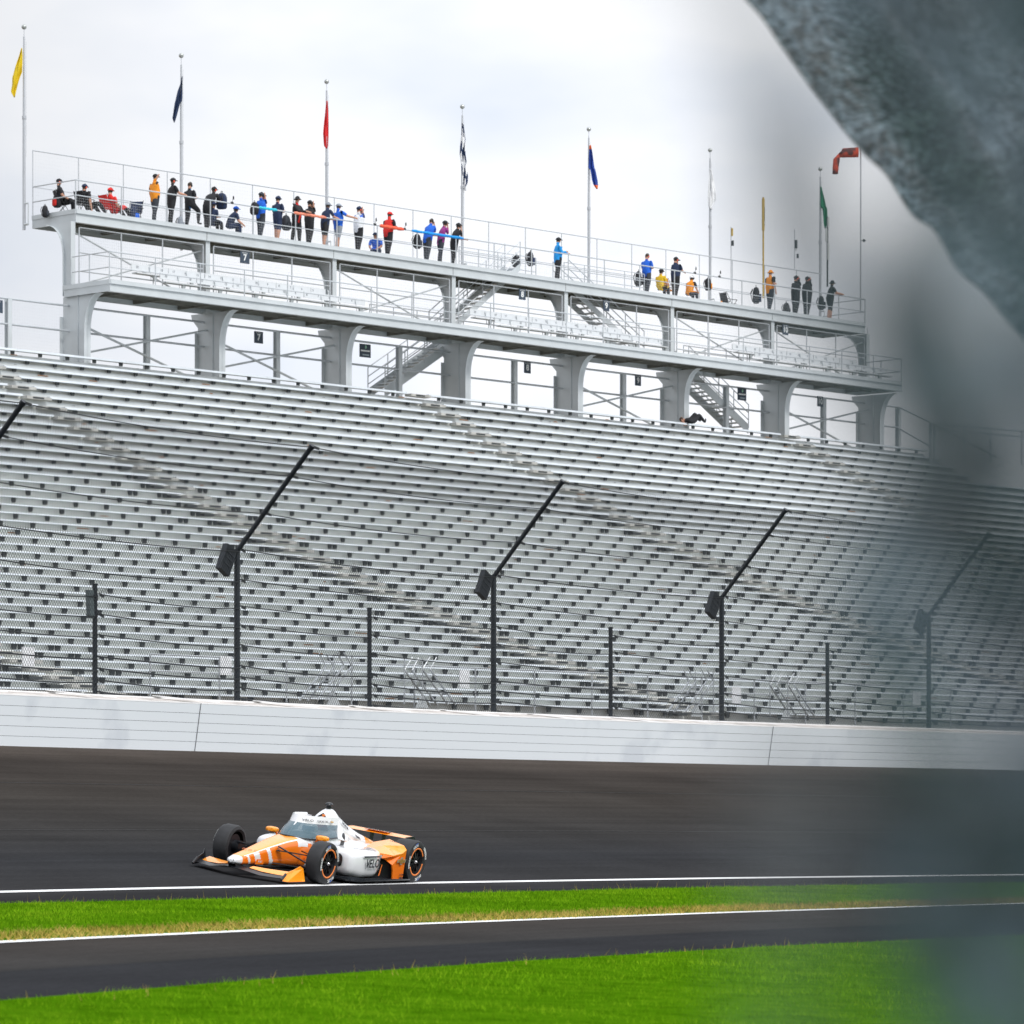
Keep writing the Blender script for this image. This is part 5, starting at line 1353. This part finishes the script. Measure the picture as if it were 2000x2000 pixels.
# front wing
def wing(name, keys, m, par=None, thick=.02):
    """keys: (y, x lead, z lead, x trail, z trail)"""
    mb = MB(); secs = []
    for y, xa, za, xb, zb_ in keys:
        xm, zm = (xa + xb) / 2, (za + zb_) / 2
        secs.append([(xa, y, za), (xm + .02, y, zm - .012 + thick), (xb, y, zb_ + .004), (xb, y, zb_), (xm, y, zm - .018)])
    mb.loft(secs); return B(mb, name, m, par)
fk = [(-.92, 1.02, .085, .76, .13), (-.75, 1.10, .08, .80, .12), (-.5, 1.20, .08, .92, .115), (-.28, 1.28, .115, 1.02, .14), (-.12, 1.34, .14, 1.10, .16), (.12, 1.34, .14, 1.10, .16), (.28, 1.28, .115, 1.02, .14), (.5, 1.20, .08, .92, .115), (.75, 1.10, .08, .80, .12), (.92, 1.02, .085, .76, .13)]
fw = wing("front_wing", fk, c_blk)
for sd2 in (1, -1):
    wing("wing_flap", [(sd2 * y, xa, za, xb, zb_) for y, xa, za, xb, zb_ in ((.24, 1.12, .155, 1.00, .175), (.45, 1.04, .125, .88, .165), (.70, .96, .115, .76, .165), (.88, .88, .115, .66, .165))], c_org, fw, .014)
    mb = MB(); e = [(1.10, sd2 * .90, .045), (.98, sd2 * .90, .17), (.80, sd2 * .93, .22), (.70, sd2 * .985, .28), (.64, sd2 * 1.01, .25), (.55, sd2 * 1.02, .05), (1.0, sd2 * .97, .04)]
    mb.prism(e, (0, -sd2 * .012, 0)); B(mb, "end_plate", c_org if sd2 > 0 else c_blk, fw, smooth=False)
    mb = MB(); mb.tube((1.12, sd2 * .90, .06), (1.0, sd2 * .90, .15), .022, 8); B(mb, "end_plate_nose", c_blk, fw)
for y in (-.07, .07):
    mb = MB(); mb.prism([(1.30, y, .15), (1.08, y, .15), (1.10, y, .24), (1.34, y, .22)], (0, .012, 0)); B(mb, "wing_pylon", c_blk, fw, smooth=False)
# rear wing
rw = wing("rear_wing", [(-.56, -2.99, .745, -3.27, .77), (.56, -2.99, .745, -3.27, .77)], c_org, None, .022)
mb = MB(); mb.obox((-3.13, .0, .775), (.10, 0, .006), (0, .20, 0), (0, 0, .002)); B(mb, "wing_lettering_panel", c_org2, rw, smooth=False)
text("lettering", "ARROW", .13, CM @ frame((-3.13, .0, .785), (0, 1, 0), (-1, 0, .1)), c_ink, rw, bold=.004)
for y in (-.11, .11):
    mb = MB(); mb.prism([(-3.05, y, .75), (-3.17, y, .75), (-3.10, y, .38), (-2.94, y, .38)], (0, .015, 0)); B(mb, "wing_pylon", c_blk, rw, smooth=False)
for y in (-.57, .57):
    mb = MB(); mb.prism([(-2.97, y, .76), (-3.27, y, .78), (-3.36, y, .68), (-3.22, y, .64)], (0, .012, 0)); B(mb, "end_plate", c_blk, rw, smooth=False)
mb = MB(); mb.box(-3.45, -3.2, -.2, .2, .12, .42); B(mb, "gearbox", c_blk, smooth=False)
# aeroscreen: frame, glass, dark cockpit
scr_b = [(.02, 0, .645), (-.03, .12, .64), (-.16, .24, .625), (-.40, .32, .62), (-.75, .36, .64), (-1.0, .37, .66)]
scr_t = [(-.26, 0, .865), (-.29, .10, .865), (-.38, .19, .865), (-.58, .26, .865), (-.84, .295, .86), (-1.06, .305, .86)]
scr_h = [(-.33, 0, .955), (-.36, .09, .955), (-.45, .175, .955), (-.64, .24, .955), (-.88, .27, .95), (-1.12, .28, .945)]
def mir(a): return [(x, -y, z) for x, y, z in a[::-1] if y > 0] + list(a)
gl = bpy.data.materials.new("aeroscreen glass"); gl.use_nodes = True
_nt = gl.node_tree; _b = _nt.nodes["Principled BSDF"]; _b.inputs["Base Color"].default_value = (.05, .12, .16, 1); _b.inputs["Roughness"].default_value = .04
_b.inputs["Alpha"].default_value = .82; _b.inputs["Coat Weight"].default_value = .5; _b.inputs["Specular IOR Level"].default_value = .8
mb = MB(); mb.loft([mir(scr_b), [tuple((Vector(a) + Vector(b)) / 2 + V(.03, 0, .01)) for a, b in zip(mir(scr_b), mir(scr_t))], mir(scr_t)], 0, False, False)
scr = B(mb, "aeroscreen", gl, None)
mb = MB(); mb.loft([mir(scr_t), [(x + .012, y * 1.03, z + .03) for x, y, z in mir(scr_h)][:], mir(scr_h), [(x - .05, y * .80, z - .005) for x, y, z in mir(scr_h)], [(x - .03, y * .92, z - .01) for x, y, z in mir(scr_t)]], 0, False, False)
o = B(mb, "screen_frame", c_wht, scr)
mb = MB(); mb.path([tuple(Vector(p) + V(.008, 0, .004)) for p in mir(scr_b)], .013, 6); B(mb, "screen_seal", c_blk, scr)
for sd2 in (1, -1):    # the side of the frame falling to the shoulder
    mb = MB(); mb.prism([(-1.0, sd2 * .375, .66), (-1.08, sd2 * .295, .89), (-1.12, sd2 * .275, .945), (-1.32, sd2 * .26, .80), (-1.42, sd2 * .33, .62), (-1.2, sd2 * .37, .62)], (0, -sd2 * .02, 0)); B(mb, "screen_pillar", c_wht, scr, smooth=False)
mb = MB(); mb.tube((-.02, 0, .66), (-.34, 0, .94), .012, 6); B(mb, "centre_strut", c_wht, scr)
mb = MB(); mb.loft([ring(-.15, 0, .56, .12, .06, 16, 3), ring(-.4, 0, .62, .26, .07, 16, 3), ring(-1.0, 0, .64, .31, .09, 16, 3)]); B(mb, "cockpit_opening", c_blk)
mb = MB(); mb.ellipsoid((-.98, 0, .77), (.12, .19, .10), 12, 8); B(mb, "headrest", mat("red headrest pad", (.25, .02, .02), .7))
mb = MB(); mb.tube((-1.26, 0, 1.06), (-1.26, 0, 1.11), .035, 10); mb.ellipsoid((-1.26, 0, 1.145), (.075, .062, .038), 14, 8); mb.tube((-1.26, 0, 1.10), (-1.26, 0, 1.112), .055, 12); B(mb, "roof_camera", c_blk)
mb = MB(); mb.tube((-.92, .10, .95), (-.94, .10, .985), .012, 8); mb.obox((-.94, .10, .99), (.02, 0, 0), (0, .02, 0), (0, 0, .012)); mb.build("marker_light", c_ring, car, world=False)
# decals
def T(body, size, o_, x, y, m, **k): return text("lettering", body, size, CM @ frame(o_, x, y), m, car, **k)
py = .765
mb = MB(); mb.prism([(-1.16, py + .026, .455), (-1.70, py + .012, .455), (-1.72, py + .014, .43), (-1.18, py + .03, .43)], (0, .006, 0)); mb.build("decal_strip", c_ink, car, world=False)
T("VELO", .20, (-1.46, py + .040, .325), (-1, -.03, 0), (.0, .02, 1), c_ink, bold=.003, sx=1.0, shear=.12)
mb = MB(); mb.prism([(-1.80, py - .01, .12), (-1.92, py - .03, .30), (-1.86, py - .02, .13)], (0, .006, 0)); mb.build("decal_arrow", c_org2, car, world=False)
T("2025", .085, (-.20, .305, .32), (-1, -.12, 0), (0, 0, 1), c_org2, bold=.004)
mb = MB(); mb.prism([(1.18, .165, .20), (.96, .182, .20), (.96, .182, .28), (1.15, .168, .28)], (0, .004, 0)); mb.build("decal_patch", c_org2, car, world=False)
T("AT&T", .045, (1.06, .181, .24), (-1, .06, 0), (0, 0, 1), c_wht)
T("NTT DATA", .042, (-.42, .332, .585), (-1, -.05, 0), (0, 0, 1), c_ink)
T("VELO", .055, (-.345, .155, .915), (-.75, 1, 0), (-.6, -.4, 1), c_ink, sx=1.4)
T("LUCAS OIL", .050, (-.60, .283, .912), (-1, .30, 0), (-.3, -.5, 1), c_ink)
T("LUCAS OIL", .060, (-1.60, .165, .83), (-1, -.05, -.42), (-.2, -.5, 1), c_ink, bold=.002)
T("TRIMBLE", .065, (-2.05, .185, .64), (-1, -.12, -.25), (-.1, -.6, 1), c_ink, bold=.002)
T("M O T", .09, (1.12, 0, .412), (0, 1, 0), (-1, 0, .12), c_org2)
T("17", .12, (.48, 0, .542), (0, 1, 0), (-1, 0, .12), c_org2)
T("BOSCH", .035, (-2.50, .812, .09), (-1, 0, 0), (0, 0, 1), c_ink, bold=.002); T("Jr. Sign", .045, (-2.49, .812, .145), (-1, 0, 0), (0, 0, 1), c_ink, shear=.3)
T("ARROW", .05, (-2.50, .62, .655), (-.1, 1, .0), (-1, -.1, .3), c_ink)
def bowtie(o_, x, y, s_):
    pts = [(-1, -.18), (-.9, .18), (-.25, .18), (-.2, .42), (.25, .42), (.25, .18), (1, .18), (.9, -.18), (.25, -.18), (.2, -.42), (-.25, -.42), (-.25, -.18)]
    M = CM @ frame(o_, x, y); inv = CM.inverted() @ M
    for sc_, dz_, m_ in ((1.0, 0, c_silv), (.84, .004, c_gold)):
        mb = MB(); mb.prism([tuple(inv @ Vector((a * s_ * sc_ * (1 if sc_ == 1 else 1.0), b * s_ * sc_ * (1 if sc_ == 1 else .85), dz_))) for a, b in pts], (inv.to_3x3() @ Vector((0, 0, 1))) * .004); mb.build("badge", m_, car, world=False)
bowtie((-2.43, .812, .37), (-1, 0, 0), (0, 0, 1), .15); bowtie((-.84, .312, .912), (-1, .1, 0), (-.1, -.4, 1), .055)
# driver, only helmet and shoulders show behind the screen
drv = empty("person", mat=CM @ Matrix.Translation((-.78, 0, .60)), label="driver in white helmet inside the cockpit of the race car, behind the screen", cat="person")
mb = MB(); mb.loft([ring(x, 0, z, a, b, 14, 2.4) for x, z, a, b in ((-.10, -.10, .20, .10), (-.05, -.04, .22, .09), (0, 0, .18, .07))]); mb.loft([ring(-.02, 0, .0, .06, .05, 10), ring(.0, 0, .06, .06, .06, 10)])
mb.build("body", C["black"], drv, smooth=True, world=False)
mb = MB(); mb.ellipsoid((0, 0, .13), (.135, .115, .13), 16, 10); mb.build("helmet", mat("helmet white", (.7, .72, .75), .2), drv, smooth=True, world=False)
mb = MB(); mb.loft([[(.03 + .112 * math.cos(a), .118 * math.sin(a), z) for a in np.linspace(-1.2, 1.2, 10)] for z in (.10, .175)], 0, False, False); mb.build("visor", mat("blue tinted visor", (.02, .12, .35), .1), drv, smooth=True, world=False)

# the body sits a little further back and wider at the flanks than it was drawn
def shift_body(o, name=None):
    nm = o.name.split(".")[0]
    if nm in ("wheel", "suspension_arm", "upright"): return
    kind = name or ("front" if nm == "front_wing" else "rear" if nm == "rear_wing" else None)
    if o.type == 'MESH':
        n = len(o.data.vertices); co = np.zeros(n * 3, dtype=np.float32); o.data.vertices.foreach_get("co", co); co = co.reshape(-1, 3)
        if kind == "front": co[:, 0] += .03; co[:, 1] *= .87
        elif kind == "rear": co[:, 0] -= .25; co[:, 2] -= .08
        elif nm in ("mirror", "stalk"): co[:, 0] -= .25; co[:, 2] -= .10 if nm == "mirror" else .07; co[:, 1] *= .98
        else:
            t = np.clip((np.abs(co[:, 1]) - .34) / .42, 0, 1); t = t * t * (3 - 2 * t)
            co[:, 0] -= .27 * (1 - t); co[:, 2] -= .03 * np.clip((co[:, 2] - .25) / .5, 0, 1); co[:, 1] += np.sign(co[:, 1]) * .15 * t
        o.data.vertices.foreach_set("co", co.ravel()); o.data.update()
    for c_ in [c_ for c_ in bpy.data.objects if c_.parent == o]: shift_body(c_, kind)
for c_ in [c_ for c_ in bpy.data.objects if c_.parent == car]: shift_body(c_)
drv.matrix_basis = CM @ Matrix.Translation((-1.02, 0, .60))

# ------------------------------------------------------------ things right beside the camera: cloth on the photographer's fence
def clothmat(name, c0, c1, scale, alpha, bump=.6, asc=4., lo=.4, hi=.62, blotch=None, amp=(.5, 1.45)):
    m = bpy.data.materials.new(name); m.use_nodes = True; nt = m.node_tree; b = nt.nodes["Principled BSDF"]; L = nt.links.new
    t = N(nt, "ShaderNodeTexCoord")
    mpn = N(nt, "ShaderNodeMapping"); mpn.inputs["Rotation"].default_value = (0, math.radians(38), 0); mpn.inputs["Scale"].default_value = (1, 1, 2.0); L(t.outputs["Object"], mpn.inputs[0])
    v = N(nt, "ShaderNodeTexVoronoi", Scale=scale); L(mpn.outputs[0], v.inputs["Vector"])
    n = N(nt, "ShaderNodeTexNoise", Scale=blotch or scale * .18, Detail=3, Roughness=.55); L(mpn.outputs[0], n.inputs["Vector"])
    r = N(nt, "ShaderNodeValToRGB"); r.color_ramp.elements[0].position = .1; r.color_ramp.elements[0].color = (*c1, 1); r.color_ramp.elements[1].position = .75; r.color_ramp.elements[1].color = (*c0, 1)
    L(v.outputs["Distance"], r.inputs[0])
    mx = N(nt, "ShaderNodeMix", data_type='RGBA', blend_type='MULTIPLY'); mx.inputs[0].default_value = 1
    q = N(nt, "ShaderNodeMapRange"); q.inputs[1].default_value = .35; q.inputs[2].default_value = .65; q.inputs[3].default_value = amp[0]; q.inputs[4].default_value = amp[1]; L(n.outputs[0], q.inputs[0])
    L(r.outputs[0], mx.inputs[6]); L(q.outputs[0], mx.inputs[7]); L(mx.outputs[2], b.inputs["Base Color"])
    b.inputs["Roughness"].default_value = .45; b.inputs["Specular IOR Level"].default_value = .5
    bp = N(nt, "ShaderNodeBump", Strength=bump, Distance=.01); L(v.outputs["Distance"], bp.inputs["Height"]); L(bp.outputs[0], b.inputs["Normal"])
    if alpha is not None:
        n2 = N(nt, "ShaderNodeTexNoise", Scale=asc, Detail=3, Roughness=.5); L(t.outputs["Object"], n2.inputs["Vector"])
        q2 = N(nt, "ShaderNodeMapRange"); q2.inputs[1].default_value = lo; q2.inputs[2].default_value = hi; q2.inputs[3].default_value = alpha[0]; q2.inputs[4].default_value = alpha[1]
        L(n2.outputs[0], q2.inputs[0]); L(q2.outputs[0], b.inputs["Alpha"])
    return m
m_tarp = clothmat("woven grey tarpaulin", (.012, .018, .024), (.26, .335, .41), 42, None)
m_net = clothmat("dark windscreen netting", (.04, .066, .092), (.14, .20, .26), 60, (.60, .97), .2, 30., .38, .60, 36., (.22, 1.9))
m_net2 = clothmat("thin windscreen netting", (.018, .032, .045), (.06, .09, .115), 60, (.03, .72), .2, 22., .38, .62)
def drape(name, fn, nu, nv, m, label, cat, th=.004):
    me = bpy.data.meshes.new(name); vs = [tuple(fn(i / nu, j / nv)) for i in range(nu + 1) for j in range(nv + 1)]
    fs = [(i * (nv + 1) + j, (i + 1) * (nv + 1) + j, (i + 1) * (nv + 1) + j + 1, i * (nv + 1) + j + 1) for i in range(nu) for j in range(nv)]
    me.from_pydata(vs, [], fs); me.polygons.foreach_set("use_smooth", [True] * len(fs)); me.materials.append(m); me.update()
    o = bpy.data.objects.new(name, me); COL.objects.link(o)
    if th: o.modifiers.new("thick", 'SOLIDIFY').thickness = th
    return tag(o, label, cat)
# tarpaulin about eleven metres off: its lower-left edge runs diagonally down to the right
D1 = 11.0
def pt1(px, py, d): return Vector(((px - 1000) / F * d, d, HC - (py - HY) / F * d))
edge_pts = [(1340, -160), (1450, 0), (1515, 100), (1590, 195), (1672, 290), (1740, 380), (1820, 470), (1890, 558), (1960, 640), (2080, 760), (2300, 960)]
def f1(u, v):
    q = u * (len(edge_pts) - 1); i = min(int(q), len(edge_pts) - 2); f_ = q - i
    x = edge_pts[i][0] * (1 - f_) + edge_pts[i + 1][0] * f_; y = edge_pts[i][1] * (1 - f_) + edge_pts[i + 1][1] * f_
    p = pt1(x, y, D1); out = Vector((.62, 0, .62)) * (v * 1.9)
    fold = math.sin(v * 21 + u * 4) * .085 + math.sin(v * 9 - u * 6) * .09 + math.sin(u * 40) * .006 + math.sin(v * 47 + u * 9) * .015
    roll = .10 * math.exp(-v * 14)
    return p + out + Vector((0, fold * min(1, v * 6) + .25 * v - roll, .012 * math.sin(u * 33 + math.sin(u * 11) * 2)))
drape("tarpaulin", f1, 160, 90, m_tarp, "woven grey tarpaulin bulging in from the upper right corner, lit along its edge", "tarpaulin")
# netting right at the lens: a wrinkled strip of fence windscreen hanging from above the frame to the ground
def net(d, xs, ph):
    def f2(u, v):
        z = HC + .95 - u * 2.2
        zpx = HY - (z - HC) / d * F
        ex = np.interp(zpx, [-3000, -200, 150, 500, 900, 1300, 1600, 2000, 2600, 6000], xs)
        x0 = (ex - 1000) / F * d + d * (.009 * math.sin(z * 31 + ph) + .006 * math.sin(z * 77 + 1 + ph))
        return Vector((x0 + v * 1.1, d + .02 * math.sin(v * 60 + z * 8 + ph) + .012 * math.sin(v * 140 - z * 13) + v * .25, z))
    return f2
drape("windscreen_netting", net(1.05, [1480, 1560, 1640, 1680, 1740, 1740, 1700, 1720, 1700, 1720], 0), 240, 120, m_net, "dark windscreen netting hanging out of focus along the right edge, close to the camera", "netting", None)
drape("loose_netting", net(.80, [1250, 1280, 1330, 1450, 1560, 1580, 1480, 1450, 1500, 1600], 2), 240, 120, m_net2, "thin frayed layer of netting hanging loose in front of the dark netting", "netting", None)
ff = empty("photo_fence", (1.3, 1.6, 0), label="steel fence post and rail that carry the netting beside the camera", cat="fence post")
rod("post", V(1.35, 1.7, -.1), V(1.35, 1.7, 3.2), .03, m_black, ff, 12); rod("rail", V(.10, 1.35, 2.27), V(1.36, 1.7, 2.27), .018, m_black, ff, 10)
tp = empty("tarpaulin_pole", (4.4, 11.6, 0), label="steel pole that holds the tarpaulin up beside the track fence", cat="pole")
rod("post", V(3.6, 11.6, -.1), V(3.6, 11.6, 6.5), .03, m_black, tp, 12)
